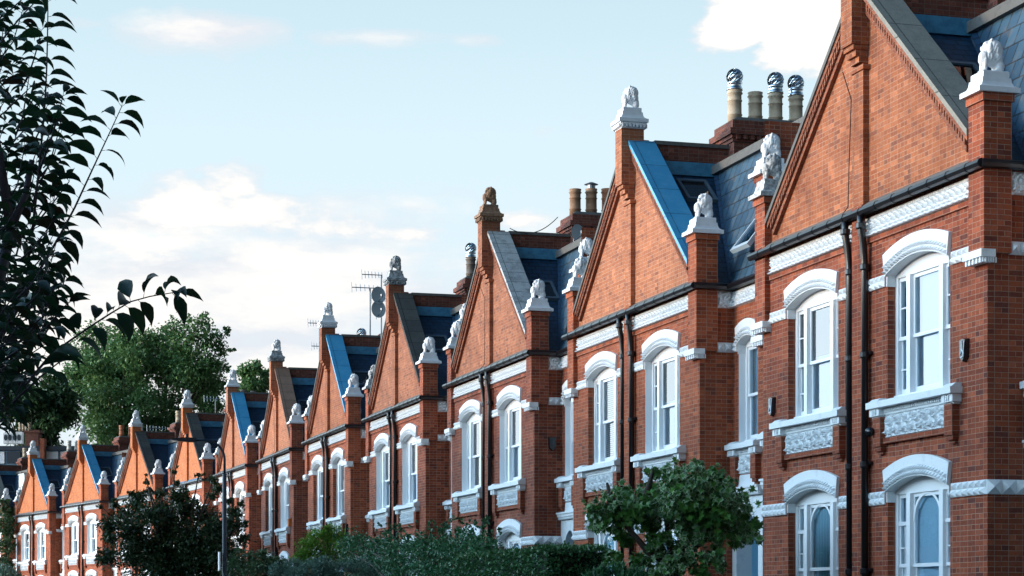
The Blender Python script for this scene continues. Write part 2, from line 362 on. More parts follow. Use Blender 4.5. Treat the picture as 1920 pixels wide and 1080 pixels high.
def b_gutter(mb):
    def run(pts, r=.07):
        mb.tube(pts, r, 8)
    g = Z(6.27)
    run([(-.17, -.14, g), (-.17, 8.1, g)]); run([(-.17, -.12, g), (RD-.12, -.12, g), (RD-.12, -RW, g)][:2]); run([(RD-.14, -.1, g), (RD-.14, -RW, g)]); run([(RD-.14, BW+.1, g), (RD-.14, BW+RW, g)])
    run([(-.17, 8.04, g), (RD-.12, 8.04, g)], .05)
    for i in range(14): y = .25+i*.57; mb.lathe([(.0, 0)], 0, 0, 0, 3) if False else mb.tube([(-.17, y-.02, g), (-.17, y+.02, g)], .078, 8)
    mb.box(-.10, -.02, -.08, BW+.08, g-.03, g+.06)
    mb.box(RD-.1, RD-.01, -RW, -.01, g-.06, g+.06); mb.box(RD-.1, RD-.01, BW+.01, BW+RW, g-.06, g+.06)
    mb.box(.0, RD-.1, -.1, -.01, g-.06, g+.05)
def b_pipe(yy, yl):
    def f(mb):
        mb.sm = True
        mb.tube([(-.17, yy, Z(6.27)), (-.17, yy, Z(6.05)), (-.12, (yy+yl)/2, Z(5.8)), (-.085, yl, Z(5.4)), (-.085, yl, 0.0)], .056, 10)
        mb.sm = False
        for z in (6.0, 5.35, 3.95, 2.2, .5, -1): mb.lathe([(.074, 0), (.08, .02), (.08, .09), (.07, .1)], -.085 if z < 5.5 else -.165, yl if z < 5.5 else yy, Z(z), 10)
        for z in (4.0, 2.25, .55): mb.box(-.06, 0, yl-.13, yl+.13, Z(z), Z(z)+.05)
    return f
# relief carving -------------------------------------------------------------
def relief(mb, o, u, n, W, H, fn, res=.02):
    o, u, n = Vector(o), Vector(u), Vector(n); nu = max(2, int(W/res)); nv = max(2, int(H/res)); vs = []; fs = []
    for j in range(nv+1):
        for i in range(nu+1):
            a, b = W*i/nu, H*j/nv; h = fn(a, b, W, H)
            if i in (0, nu) or j in (0, nv): h = 0
            vs.append(o+u*a+Vector((0,0,b))+n*h)
    for j in range(nv):
        for i in range(nu):
            q = j*(nu+1)+i; fs.append((q, q+1, q+nu+2, q+nu+1))
    if Vector(u).cross(Vector((0,0,1))).dot(n) < 0: fs = [f[::-1] for f in fs]
    mb.add(vs, fs)
def fz(a, b, W, H):
    v = b/H
    if v > .86: return .030 if (a*16) % 1 < .55 else .006
    if v > .80: return .036
    c = (a/.17) % 1-.5; k = c - .20*math.sin(v*5.2-.6)
    h = .030*math.exp(-(k*5.5)**2)*(.55+.45*math.cos(v*23+c*9)) + .018*math.exp(-((abs(k)-.34)*9)**2)*(.5+.5*math.sin(v*30)) + .012*math.exp(-((v-.1)*12)**2)
    return max(.0, h)*3.0+.004
def pn(a, b, W, H):
    n = max(1, round(W/.30)); cw = W/n; x = (a/cw) % 1-.5; y = b/H
    def ros(cx, cy, r0, ph):
        dx, dy = (x-cx)*cw, (y-cy)*H; r = math.hypot(dx, dy)/r0; t = math.atan2(dy, dx)
        return 0 if r > 1.25 else (.5+.5*math.cos(r*9-t*2+ph))*(1.25-r)/1.25
    h = max(ros(0, .68, .13, 0), ros(-.5, .3, .12, 1.5), ros(.5, .3, .12, 1.5), .7*ros(0, .18, .08, 3), .6*ros(.5, .85, .07, 1), .6*ros(-.5, .85, .07, 1))
    return .12*h + .008*math.sin(a*70)*math.sin(b*60) + .008
def b_frieze(y0, y1):
    def f(mb):
        mb.box(-.006, .01, y0, y1, Z(5.87), Z(6.2), 'w'); relief(mb, (-.006, y1, Z(5.87)), (0,-1,0), (-1,0,0), y1-y0, .33, fz, .0165)
    return f
def b_frieze_rec(side):
    def f(mb):
        if side < 0:
            relief(mb, (.35, -.006, Z(5.87)), (1,0,0), (0,-1,0), RD-.36, .33, pn, .02)
            relief(mb, (RD-.006, -.01, Z(5.87)), (0,-1,0), (-1,0,0), RW-.24, .33, fz, .02)
            mb.box(.34, RD, -.005, .0, Z(5.87), Z(6.2), 'n'); 
        else:
            relief(mb, (RD-.006, BW+RW-.24, Z(5.87)), (0,-1,0), (-1,0,0), RW-.25, .33, fz, .02)
    return f
def diamonds(mb, o, u, n, W, H, cell=.1):
    o, u, n = Vector(o), Vector(u), Vector(n); up = Vector((0,0,1)); rows = 1 if cell > .15 else 2; ch = H/rows; nc = max(1, round(W/(.165 if rows == 2 else cell))); cw = W/nc
    flip = u.cross(up).dot(n) < 0
    for r in range(rows):
        for i in range(nc):
            p = o+u*(cw*i)+up*(ch*r); q = [p, p+u*cw, p+u*cw+up*ch, p+up*ch]; c = p+u*cw*(.5+.2*(1 if r % 2 else -1))+up*ch/2+n*cell*.5
            for a in range(4):
                t = (q[a], q[(a+1) % 4], c); mb.tri(*(t[::-1] if flip else t))
def band_list(z0, z1, top):
    H = z1-z0; x = -.025; aw = 1.06; out_ = []
    def fr(X, a, b, c=.1): return lambda mb: (mb.box(X+x, X, a, b, z0, z1, 'we'), diamonds(mb, (X+x, b, z0), (0,-1,0), (-1,0,0), max(.05, b-a), H, c))
    for a, b in (((.36 if top else 0), WY[0]-aw), (WY[0]+aw, 3.79), (4.13, WY[1]-aw), (WY[1]+aw, BW-.34 if top else BW)): out_.append(fr(0, a, b))
    sx = .34 if top else -.02
    out_.append(lambda mb: (mb.box(sx, RD-.02, -.025, 0, z0, z1, 'sn'), diamonds(mb, (sx, -.025, z0), (1,0,0), (0,-1,0), RD-.02-sx, H, .2)))
    if top:
        for a, b in ((-.22, 0), (-RW+.2, -1.27), (BW, BW+.22), (BW+1.27, BW+RW-.2)): out_.append(fr(RD, a, b))
    return out_
def b_arch(o, t=.36):
    def f(mb):
        w = o['w']; n = 18; e = .06; zs = o['zs']; rise = o['rise']; vs = []
        for i in range(n+1):
            q = -1+2*i/n; y = q*w/2; zi = zs+rise*(1-q*q)
            yo = q*(w/2+e); zo = zs+t-.02+(rise-.02)*(1-q*q)
            vs += [(-.06, y, zi), (-.06, yo, zo), (.0, yo, zo), (.28, y, zi)]
        fs = []
        for i in range(n):
            a = 4*i; fs += [(a+4, a, a+1, a+5), (a+1, a+2, a+6, a+5), (a, a+4, a+7, a+3)]
        fs += [(0, 3, 2, 1), (4*n, 4*n+1, 4*n+2, 4*n+3)]; mb.add(vs, fs)
        m = int(w/.085)
        for r in range(2):
            for i in range(m):
                q = -1+2*(i+.5)/m; y = q*w/2; z = zs+rise*(1-q*q)+.02+r*.08; h = .036; sl = -q*rise*4/w*h
                b = [(-.06, y+h, z+sl), (-.06, y-h, z-sl), (-.06, y-h, z-sl+.07), (-.06, y+h, z+sl+.07)]; c = (-.125, y, z+.015)
                for k in range(4): mb.tri(b[k], b[(k+1) % 4], c)
        for sgn in (-1, 1):          # springer block sitting on the jamb, seen below the arch
            mb.box(-.02, .14, *sorted((sgn*w/2, sgn*(w/2-.022))), zs-.16, zs+.02)
    return f
# windows ----------------------------------------------------------------------
def head_piece(mb, o, x0, x1, ztop):
    n = 14; w = o['w']; zi = lambda q: o['zs']+o['rise']*(1-q*q)+.02
    for i in range(n):
        a, b = -1+2*i/n, -1+2*(i+1)/n
        mb.quad((x0, b*w/2, ztop), (x0, a*w/2, ztop), (x0, a*w/2, zi(a)), (x0, b*w/2, zi(b)))
    mb.quad((x0, -w/2, ztop), (x0, w/2, ztop), (x1, w/2, ztop), (x1, -w/2, ztop))
def b_win(o, kind, white_reveal):
    def f(mb):
        w = o['w']; zb, zs = o['zb'], o['zs']; X = .135; ht = zs-.04
        head_piece(mb, o, X, X+.12, ht)
        if kind == 'rec': m1 = []
        else: m1 = [-.52, .52]
        for s in (-1, 1):
            a, b = sorted((s*w/2, s*(w/2-.09))); mb.box(X, X+.12, a, b, zb, ht)
            if white_reveal:
                a, b = sorted((s*w/2, s*(w/2-.012))); mb.box(.004, X, a, b, zb, zs+.04)
        mb.box(X-.03, X+.12, -w/2, w/2, zb, zb+.09)
        for y in m1: mb.box(X-.03, X+.12, y-.06, y+.06, zb+.09, ht)
        mid = zb+(ht-zb)*.5 if kind != 'gr' else Z(.62)
        lights = [(-w/2+.09, -.58), (-.46, .46), (.58, w/2-.09)] if kind != 'rec' else [(-w/2+.09, w/2-.09)]
        for i, (a, b) in enumerate(lights):
            centre = len(lights) == 1 or i == 1; sw = .05 if centre else .035
            for y0, y1 in ((a, a+sw), (b-sw, b)): mb.box(X+.03, X+.08, y0, y1, mid, ht); mb.box(X+.065, X+.11, y0, y1, zb+.09, mid)
            mb.box(X+.02, X+.085, a, b, mid-.02, mid+.035); mb.box(X+.03, X+.08, a+sw, b-sw, ht-.06, ht); mb.box(X+.065, X+.11, a+sw, b-sw, zb+.09, zb+.18)
            if not centre:
                if kind == 'up':
                    for z in ((mid+ht)/2, (mid+zb)/2): mb.box(X+.035, X+.1, a+sw, b-sw, z-.012, z+.012)
                else:
                    zt = Z(1.28); mb.box(X+.01, X+.1, a, b, zt-.03, zt+.03)
                    for z in (.9, .2): mb.box(X+.035, X+.1, a+sw, b-sw, Z(z)-.012, Z(z)+.012)
                    mb.box(X+.035, X+.1, (a+b)/2-.012, (a+b)/2+.012, zb+.1, zt)
            if kind == 'gr' and centre:   # round-headed upper sash: spandrels between the arc and the square head
                n = 12; r = (b-a)/2-sw; zc = Z(1.30); hh = ht-.03-zc
                P = [(r*math.cos(math.pi*k/n), zc+hh*math.sin(math.pi*k/n)) for k in range(n+1)]
                for k in range(n):
                    (ya, za), (yb, zb2) = P[k], P[k+1]; q = 1.13
                    pa = (ya*q, zc+(za-zc)*1.10), (yb*q, zc+(zb2-zc)*1.10)
                    mb.quad((X+.02, ya, za), (X+.02, pa[0][0], pa[0][1]), (X+.02, pa[1][0], pa[1][1]), (X+.02, yb, zb2))
                    mb.quad((X+.02, ya, za), (X+.02, yb, zb2), (X+.07, yb, zb2), (X+.07, ya, za))
    return f
def b_pane(o, kind):
    def f(mb):
        w = o['w']; zb, ht = o['zb']+.09, o['zs']-.05; mid = o['zb']+(ht+.01-o['zb'])*.5 if kind != 'gr' else Z(.62)
        for a, b in ([(-w/2+.09, -.58), (-.46, .46), (.58, w/2-.09)] if kind != 'rec' else [(-w/2+.09, w/2-.09)]):
            mb.quad((.19, b, mid), (.19, a, mid), (.19, a, ht), (.19, b, ht)); mb.quad((.222, b, zb), (.222, a, zb), (.222, a, mid), (.222, b, mid))
    return f
def b_blind(o, top, bot, x=.30):
    def f(mb):
        w = o['w']-.14; z0 = o['zb']+(o['zs']-o['zb'])*bot; z1 = o['zb']+(o['zs']-o['zb'])*top+.2
        mb.box(x, x+.015, -w/2, w/2, z0, z1)
    return f
def b_louvre(o):
    def f(mb):
        w = o['w']-.14; z = o['zb']+.1
        while z < o['zs']: mb.quad((.28, w/2, z), (.28, -w/2, z), (.315, -w/2, z+.03), (.315, w/2, z+.03)); z += .045
    return f
def b_sill(W, rec=False):
    def f(mb):
        h = W/2; z = Z(3.20)
        mb.box(-.2, .14, -h, h, z-.10, z)
        for s in (-1, 1):
            a, b = sorted((s*h, s*(h-.34))); mb.prism([(-.17, z), (.0, z), (.0, z+.06), (-.10, z+.055)], 'y', a+.02, b-.02)
            a, b = sorted((s*(h-.03), s*(h-.36))); mb.box(-.15, 0, a, b, z-.22, z-.10); mb.box(-.11, 0, a+.03, b-.03, z-.25, z-.22)
            for i in range(3): mb.box(-.165, -.15, a+.1+i*.055, a+.125+i*.055, z-.2, z-.12)
        n = int((W-.72)/.06)
        mb.box(-.055, 0, -h+.36, h-.36, z-.21, z-.10)
        for i in range(n): y = -h+.37+i*.06; mb.box(-.085, -.055, y, y+.034, z-.17, z-.11)
    return f
def b_panel(W):
    def f(mb): relief(mb, (-.012, W/2, Z(2.62)), (0,-1,0), (-1,0,0), W, .38, pn, .021)
    return f
def b_pledge(W):
    def f(mb): mb.box(-.07, 0, -W/2, W/2, Z(2.54), Z(2.62)); mb.box(-.012, 0, -W/2, W/2, Z(2.62), Z(3.0), 'w')
    return f
def b_bracket(mb):
    mb.box(-.12, 0, -.12, .12, Z(2.50), Z(2.96)); mb.box(-.09, 0, -.1, .1, Z(2.43), Z(2.50)); mb.box(-.05, 0, -.08, .08, Z(2.38), Z(2.43))
def b_apron(mb):                      # white porch front with round-headed doorway under the recess window
    o = PORW; w = o['w']; a, b = -RW/2+.02, RW/2-.03
    wall_panel(mb, -.02, a, b, 0, Z(2.35), [(0, o)], .32)
    n = 14
    for i in range(n):
        p, q = -1+2*i/n, -1+2*(i+1)/n; zp, zq = arc(0, o, p*w/2, .0), arc(0, o, q*w/2, .0)
        mb.quad((-.03, q*w/2, zq), (-.03, p*w/2, zp), (-.03, p*w/2, zp+.12), (-.03, q*w/2, zq+.12)); mb.quad((-.03, p*w/2, zp), (-.03, q*w/2, zq), (.32, q*w/2, zq), (.32, p*w/2, zp))
    mb.box(-.12, 0, a, b, Z(2.26), Z(2.33)); mb.box(-.08, 0, a, b, Z(2.19), Z(2.26)); mb.box(-.15, 0, a, b, Z(2.33), Z(2.37))
    for i in range(int((b-a)/.07)): mb.box(-.11, -.08, a+.01+i*.07, a+.045+i*.07, Z(2.2), Z(2.255))
    mb.prism([(-.5, Z(2.37)), (.5, Z(2.37)), (.34, Z(2.6)), (-.34, Z(2.6))], 'x', -.03, .0)
def b_porchroom(mb):
    w = PORW['w']/2
    mb.quad((.3, w, 0), (1.3, w, 0), (1.3, w, Z(1.95)), (.3, w, Z(1.95))); mb.quad((1.3, -w, 0), (.3, -w, 0), (.3, -w, Z(1.95)), (1.3, -w, Z(1.95)))
    mb.quad((.3, -w, Z(1.95)), (.3, w, Z(1.95)), (1.3, w, Z(1.95)), (1.3, -w, Z(1.95)))
    mb.quad((1.28, w, 0), (1.28, -w, 0), (1.28, -w, Z(1.95)), (1.28, w, Z(1.95)))
def b_door(mb):
    mb.box(1.2, 1.26, -.45, .45, .25, Z(.75)); 
    for y in (-.22, .22):
        for z0, z1 in ((.4, 1.0), (1.15, 2.2)): mb.box(1.18, 1.2, y-.15, y+.15, z0, z1)
def b_skylight(mb):                   # local: on the +x tilted slope plane, frame w along local x, h along local y
    mb.box(-.42, .42, -.5, -.42, 0, .09); mb.box(-.42, .42, .42, .5, 0, .09); mb.box(-.42, -.34, -.42, .42, 0, .09); mb.box(.34, .42, -.42, .42, 0, .09)
def b_skyglass(mb): mb.box(-.34, .34, -.42, .42, .04, .06)
# chimneys -----------------------------------------------------------------
def b_stack(L_, w=.95):
    def f(mb):
        y0, y1 = HC-w/2, HC+w/2; x0 = 2.15
        mb.box(x0, x0+L_, y0, y1, Z(9.2), Z(9.96)); mb.box(x0-.04, x0+L_+.04, y0-.04, y1+.04, Z(9.96), Z(10.03)); mb.box(x0-.14, x0+L_+.14, y0-.14, y1+.14, Z(10.10), Z(10.23))
        mb.box(x0-.08, x0+L_+.08, y0-.08, y1+.08, Z(10.03), Z(10.10)); mb.box(x0-.05, x0+L_+.05, y0-.05, y1+.05, Z(10.23), Z(10.42))
        n = int(L_/.16)
        for i in range(n): mb.box(x0+.02+i*.16, x0+.1+i*.16, y0-.12, y0-.04, Z(10.0), Z(10.10))
    return f
def b_stackcap(L_, w=.95):
    def f(mb): mb.squares([(.5, 0), (.44, .08)], 2.15+L_/2, HC, Z(10.42), L_+.06, w+.06)
    return f
def b_pot(kind):
    def f(mb):
        mb.sm = True
        P = {'tall': [(.155,0),(.150,.16),(.165,.17),(.165,.19),(.148,.2),(.146,.5),(.162,.51),(.162,.53),(.146,.54),(.145,.66),(.172,.69),(.172,.71),(.15,.73),(.165,.8),(.12,.8)],
             'short': [(.17,0),(.15,.03),(.145,.3),(.17,.32),(.17,.37),(.13,.38)]}[kind]
        mb.lathe(P, n=16)
    return f
def b_cowl(mb):
    mb.sm = True
    mb.lathe([(.175, 0), (.175, .03), (.155, .04), (.155, .12), (.165, .13), (.165, .17), (.05, .18)], n=16)
    mb.cur = 1; mb.ball((0, 0, .285), .165, 16, 10); mb.cur = 0; mb.sm = False
    for i in range(13):
        a0 = 2*math.pi*i/13; vs = []
        for k in range(9):
            el = -math.pi/2+.25+(math.pi-.35)*k/8; tw = a0+1.0*math.sin(el)
            for da, rr in ((0, .166), (.36, .186)): vs.append((rr*math.cos(el)*math.cos(tw+da), rr*math.cos(el)*math.sin(tw+da), .285+rr*math.sin(el)))
        mb.add(vs, [(2*k, 2*k+1, 2*k+3, 2*k+2) for k in range(8)])
def b_cap(mb):
    mb.lathe([(.11, 0), (.11, .12), (.19, .14), (.05, .2)], n=14)
# lions ----------------------------------------------------------------------
def lion_mesh(seed, turn):
    mb = MB()
    def cap(a, b, r0, r1, n=7):
        a, b = Vector(a), Vector(b)
        for i in range(n): t = i/(n-1); mb.ball(a.lerp(b, t), r0+(r1-r0)*t, 12, 8)
    # facing -x, seated, mane falling in one arc down the back
    cap((-.03, 0, .22), (.10, 0, .15), .10, .09); mb.ball((.12, 0, .10), (.06, .08, .10))
    for s in (-1, 1):
        mb.ball((.115, s*.058, .095), (.066, .045, .088)); cap((.11, s*.07, .03), (.03, s*.078, .022), .03, .024)
        cap((-.10, s*.045, .18), (-.118, s*.045, .03), .043, .030); mb.ball((-.135, s*.046, .022), (.042, .032, .022))
    mb.ball((-.10, 0, .215), (.085, .08, .10)); mb.ball((-.122, 0, .178), (.062, .07, .07))
    rot = Matrix.Rotation(turn, 3, 'Z'); c = Vector((.03, 0, 0))
    def hb(p, r): q = rot @ (Vector(p)-c)+c; mb.ball(q, r)
    mb.ball((.055, 0, .325), (.125, .12, .14)); mb.ball((.078, 0, .235), (.10, .115, .13)); hb((.02, 0, .395), (.085, .09, .078)); hb((-.02, 0, .30), (.10, .105, .11))
    hb((-.045, 0, .385), (.066, .060, .066))
    for i in range(5): t_ = i/4; hb((-.07-.04*t_, 0, .368-.028*t_), (.046-.01*t_, .042-.008*t_, .042-.008*t_))
    hb((-.088, 0, .298), (.034, .03, .028)); hb((-.128, 0, .362), (.014, .022, .013))
    for s in (-1, 1): hb((.0, s*.062, .45), (.022, .018, .028)); hb((-.068, s*.032, .418), (.026, .018, .015)); hb((-.105, s*.022, .325), (.026, .02, .02)); hb((-.02, s*.07, .32), (.05, .045, .09))
    cap((.17, .02, .03), (.12, .12, .025), .018, .022)
    me = mb.mesh('lion_raw', uv=False)
    o = bpy.data.objects.new('tmp', me); C.objects.link(o)
    md = o.modifiers.new('r', 'REMESH'); md.mode = 'VOXEL'; md.voxel_size = .0075
    dg = bpy.context.evaluated_depsgraph_get(); m2 = bpy.data.meshes.new_from_object(o.evaluated_get(dg)); bpy.data.objects.remove(o)
    bm = bmesh.new(); bm.from_mesh(m2)
    for i in range(2): bmesh.ops.smooth_vert(bm, verts=bm.verts, factor=.5, use_axis_x=True, use_axis_y=True, use_axis_z=True)
    bm.normal_update()
    for v in bm.verts:                # mane strands, toe grooves
        p = v.co
        d = (Vector((p.x+.01, p.y, p.z-.34))).length
        q = rot.inverted() @ (p-c)+c
        if .16 < p.z < .5 and not (q.x < -.03 and q.z > .27):
            g = noise.noise(Vector((p.x*14+seed, p.y*14, p.z*6)))*.0025 + .0022*math.sin((q.x*.8-p.z*.35)*150+noise.noise(Vector((p.x*9, p.y*9, p.z*9)))*5)
            v.co += v.normal*g*(1 if q.x < .1 else .5)
        if p.z < .05: v.co += v.normal*.002*math.sin(p.y*300)
    bm.to_mesh(m2); bm.free()
    for p in m2.polygons: p.use_smooth = True
    return m2
LIONS = [lion_mesh(1, R(8)), lion_mesh(5, R(-14)), lion_mesh(9, R(22))]
def b_ped(mb): mb.squares([(.325,0),(.325,.075),(.30,.08),(.255,.11),(.232,.16),(.225,.215),(.225,.225),(.205,.228),(.205,.315),(.19,.325)], sy=.9)
def b_pedapex(mb):
    b_ped(mb); z = -.13
    mb.squares([(.25,0),(.25,.04),(.29,.06),(.29,.128)], 0, 0, z, sy=.9)
    for i in range(7):
        q = -.24+i*.08
        for s in (-1, 1): mb.box(q-.02, q+.02, *sorted((s*.26, s*.285)), z+.02, z+.1); mb.box(*sorted((s*.285, s*.315)), q*.88-.02, q*.88+.02, z+.02, z+.1)
def b_pedbrick(mb): mb.squares([(.24,0),(.24,.05),(.28,.07),(.28,.12),(.25,.13),(.22,.17),(.22,.2)], 0, 0, -.02, sy=.9)
# ------------------------------------------------------------------ chain of units
Y0 = (29.77 - 14.8*ST)/CT
ordn = ['nearest', 'second', 'third', 'fourth', 'fifth', 'sixth', 'seventh', 'eighth', 'ninth', 'tenth', 'eleventh', 'twelfth']
TARGET = {7: 392, 8: 300, 9: 196, 10: 97, 11: 11}
DZ = {7: 0, 8: 0, 9: 0, 10: 0, 11: 0}
def unit_mat(o, phi): return Matrix.Translation(o) @ Matrix.Rotation(phi, 4, 'Z')
frames = []; SCL = []
PIV0 = Vector((RD, -RW, 0)); PIV1 = Vector((RD, BW+RW, 0))
LX = [1862, 1318, 1008, 803, 662, 555, 473, 392, 300, 196, 97, 11]
DZ = [0, -.085, -.09, -.13, -.075, -.08, -.03, -.03, -.14, -.12, -.30, -.05]
phi = 0.; piv = Vector((14.8+RD, Y0-RW-.06, 0))
for k in range(12):
    def frame(ph, sc):
        B = Matrix.Rotation(ph, 4, 'Z') @ Matrix.Diagonal((1, sc, 1, 1)); return Matrix.Translation(piv - (B @ PIV0)) @ B
    nx = LX[k+1] if k < 11 else None; sc = 1.
    if nx:
        def xof(ph, sc): e = frame(ph, sc) @ PIV1; return proj(e + Matrix.Rotation(ph, 3, 'Z') @ Vector((-.58, RW+.14, 0)))[0]
        lo, hi = (.95, 1.06) if k < 6 else (phi-.06, phi+.5)
        for _ in range(40):
            mid = (lo+hi)/2
            v = xof(phi, mid) if k < 6 else xof(mid, 1.)
            if v > nx: lo = mid
            else: hi = mid
        if k < 6: sc = (lo+hi)/2
        else: phi = (lo+hi)/2
    M = frame(phi, sc); M.translation.z = DZ[k]; frames.append(M); SCL.append((phi, sc)); piv = M @ PIV1; piv.z = 0
    p = proj(M @ Vector((.12, .14, Z(8.11)))); a = proj(M @ Vector((0, HC, Z(11.05)))); g = proj(M @ Vector((-.1, 0, Z(6.27))))
    print('UNIT', k, 'phi %.1f s %.3f' % (math.degrees(phi), sc), 'lion %.0f %.0f' % p[:2], 'apex %.0f %.0f' % a[:2], 'gutter %.0f %.0f' % g[:2], 'd %.0f' % p[2])
SPEC = {  # coping, apex lion material, apex pedestal material, pots, window tints
 0: dict(cop='grey', lion=WCRM, ped=WCRM, pots=['tall']*4, pm=CLAY, cowl=(0, 2), L=2.0),
 1: dict(cop='lead', lion=WCRM, ped=WCRM, pots=['tall']*4, pm=CLAY, cowl=(0, 2, 3), L=1.9),
 2: dict(cop='mottled', lion=TERR, ped=TERR, pots=['tall', 'tall', 'tall', 'short'], pm=CLAYB, cowl=(), cap=(1,), L=1.8),
 3: dict(cop='dark', lion=WHM, ped=WHM, pots=['tall', 'tall'], pm=CLAYD, cowl=(0,), L=1.2),
 4: dict(cop='lead', lion=WCRM, ped=WCRM, pots=[], pm=CLAY, cowl=(), L=0),
 5: dict(cop='brown', lion=WCRM, ped=WHM, pots=['short', 'short', 'short'], pm=CLAY, cowl=(), cap=(1,), L=0),
 6: dict(cop='lead', lion=WCRM, ped=WCRM, pots=['short']*3, pm=CLAYD, cowl=(), L=0),
 7: dict(cop='dark', lion=WCRM, ped=WCRM, pots=['tall', 'tall', 'tall'], pm=CLAYD, cowl=(), L=1.6),
 8: dict(cop='dark', lion=WCRM, ped=WCRM, pots=['tall', 'tall', 'tall'], pm=CLAY, cowl=(), L=1.8),
 9: dict(cop='lead', lion=WCRM, ped=WCRM, pots=['tall', 'tall', 'tall'], pm=CLAYR, cowl=(), L=1.8),
 10: dict(cop='lead', lion=WCRM, ped=WCRM, pots=['tall', 'tall', 'tall'], pm=CLAYW, cowl=(), L=1.6),
 11: dict(cop='grey', lion=WCRM, ped=WCRM, pots=['tall', 'tall'], pm=CLAY, cowl=(), L=1.4)}
copname = {'grey': 'plain grey stone', 'lead': 'blue lead', 'mottled': 'pale mottled stone', 'dark': 'dark mossy stone', 'brown': 'brown stone'}
def lion(k, M, lx, ly, lz, m, pm, where, var, ped=b_ped, pk='ped', s=1.0):
    loc = M @ Vector((lx, ly, lz)); rz = M.to_euler().z
    t = empty('lion_statue', loc, rz); h = .315*s if pk != 'pedbrick' else .18
    place('pedestal', cached(pk, ped), pm, t)
    place('lion_figure', LIONS[var % 3], m, t, (0.01, 0, h), rnd.uniform(-.12, .12), (1.03*s, 1.05*s, 1.06*s))
    col = {WCRM.name: 'white', TERR.name: 'brown', WHM.name: 'stained grey', WHW.name: 'weathered grey'}[m.name]
    pc = {WCRM.name: '', TERR.name: '', WHM.name: '', WHW.name: ''}[pm.name]
    tag(t, '%s seated lion on the %s of the %s gable from the right' % (col, where, ordn[k]), 'statue', 'stone lions along the rooflines')
for k in range(12):
    S = SPEC[k]; M = frames[k]; loc = M.translation; rz = SCL[k][0]
    h = empty('gabled_house', loc, rz); h.scale = (1, SCL[k][1], 1)
    nm = ordn[k]
    extra = {0: 'partly cut off at the right edge', 1: 'with four buff chimney pots', 2: 'with a brown lion on its peak', 3: 'with two grey dishes behind its peak', 4: 'with an aerial behind its peak', 5: 'with a stained pedestal on its peak',
             6: 'behind the street lamp', 7: 'above the street tree', 8: 'with tall grey chimney pots', 9: 'with orange chimney pots', 10: 'with white chimney pots, the last full gable', 11: 'cut off at the left edge beside the ivy'}[k]
    tag(h, '%s gabled house from the right, %s' % (nm, extra), 'house', 'terraced houses along the street')
    far = k >= 6
    br, bg = (BRV[(k*2) % 3], BRGV[(k*2+k//3) % 3]) if k < 7 else (BRV[2], BRO)  # far houses take brighter, oranger brick so they look sunlit
    W = place('wall', cached('wall', b_wall), br, h)
    place('room_backing', cached('room', b_room), ROOM, h)
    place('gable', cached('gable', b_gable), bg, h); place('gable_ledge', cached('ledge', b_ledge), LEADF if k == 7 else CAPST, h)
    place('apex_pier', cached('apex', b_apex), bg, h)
    for y in (.14, BW-.08):
        place('corner_pier', cached('pier', b_pier), br, h, (0, y, 0)); place('corbel', cached('corbel', b_corbel), WH, h, (0, y, 0))
    place('recess_pier', cached('rpier', b_rpier), br, h, (RD, BW+RW, 0)); place('corbel', cached('corbel', b_corbel), WH, h, (RD, BW+RW, 0))
    for s in (-1, 1):
        c = place('coping', cached('coping%d' % s, b_coping(s)), COP[S['cop']] if s < 0 else CAPST, h); place('verge_moulding', cached('verge%d' % s, b_verge(s)), BRE, c)
    rf = place('roof', cached('roof', b_roof), SLATE, h)
    ms = place('mansard_roof', cached('mansard', b_mansard), SLATB, h)
    place('ridge', cached('ridge', b_ridge), CAPST, ms); place('valley', cached('valley', b_valley), SLATE, rf)
    place('flashing', cached('flash', b_flash), LEADF, rf)
    pw = place('party_wall', cached('party', b_party), BRD, h); place('wall_cap', cached('pcap', b_partycap), CAPST, pw)
    # rooflights: one on the cross slope, some on the street slope
    sl = math.atan2(9.3-6.33, HC-.16)
    if k not in (8,):
        for dx, zz in ([(.95, 8.15)] if k != 1 else [(1.15, 8.75)]):
            y = .02+(zz-6.33)/math.tan(sl)
            o = place('skylight', cached('skyl', b_skylight), FRAMEG, rf, (dx, y, Z(zz))); o.rotation_euler = (sl, 0, 0); o.scale = (.8, .9, 1)
            g = place('skylight_glass', cached('skyg', b_skyglass), GLASSD, rf, (dx, y, Z(zz))); g.rotation_euler = (sl, 0, 0); g.scale = (.8, .9, 1)
            bk = place('skylight_backing', cached('skyb', lambda mb: mb.box(-.34,.34,-.42,.42,.004,.02)), BLIND if k % 2 else ROOM, rf, (dx, y, Z(zz))); bk.rotation_euler = (sl, 0, 0); bk.scale = (.8,.9,1)
    sm_ = math.atan2(3.02, 1.18)
    for yy, zz, op in {0: [(-.75, 7.6, 0), (8.6, 7.5, .25), (9.95-1, 8.5, 0)], 1: [(-1.0, 8.5, 0), (-.8, 7.25, .3), (8.7, 7.7, 0)], 2: [(-.9, 7.7, 0), (8.7, 7.6, .0)], 3: [(-.8, 7.6, 0)], 9: [(-.9, 7.7, 0)], 10: [(-.9, 7.7, 0)]}.get(k, []):
        x = RD-.06+(zz-6.28)/3.02*1.18
        for nme, key, fn, mt in (('roof_window', 'skyl', b_skylight, FRAMEL), ('roof_window_glass', 'skyg', b_skyglass, GLASSD), ('roof_window_backing', 'skyb', None, ROOM)):
            o = place(nme, CACHE[key] if key in CACHE else cached(key, fn), mt, ms, (x-.02, yy, Z(zz)))
            o.rotation_euler = (Matrix.Rotation(-(sm_-op*(0 if 'backing' in nme else 1)), 3, 'Y') @ Matrix.Identity(3)).to_euler(); o.scale = (1.1, .85, 1)
            if op and 'backing' not in nme: o.location.x -= .17; o.location.z -= .02
    # chimney
    Lc = S['L'] or 1.8
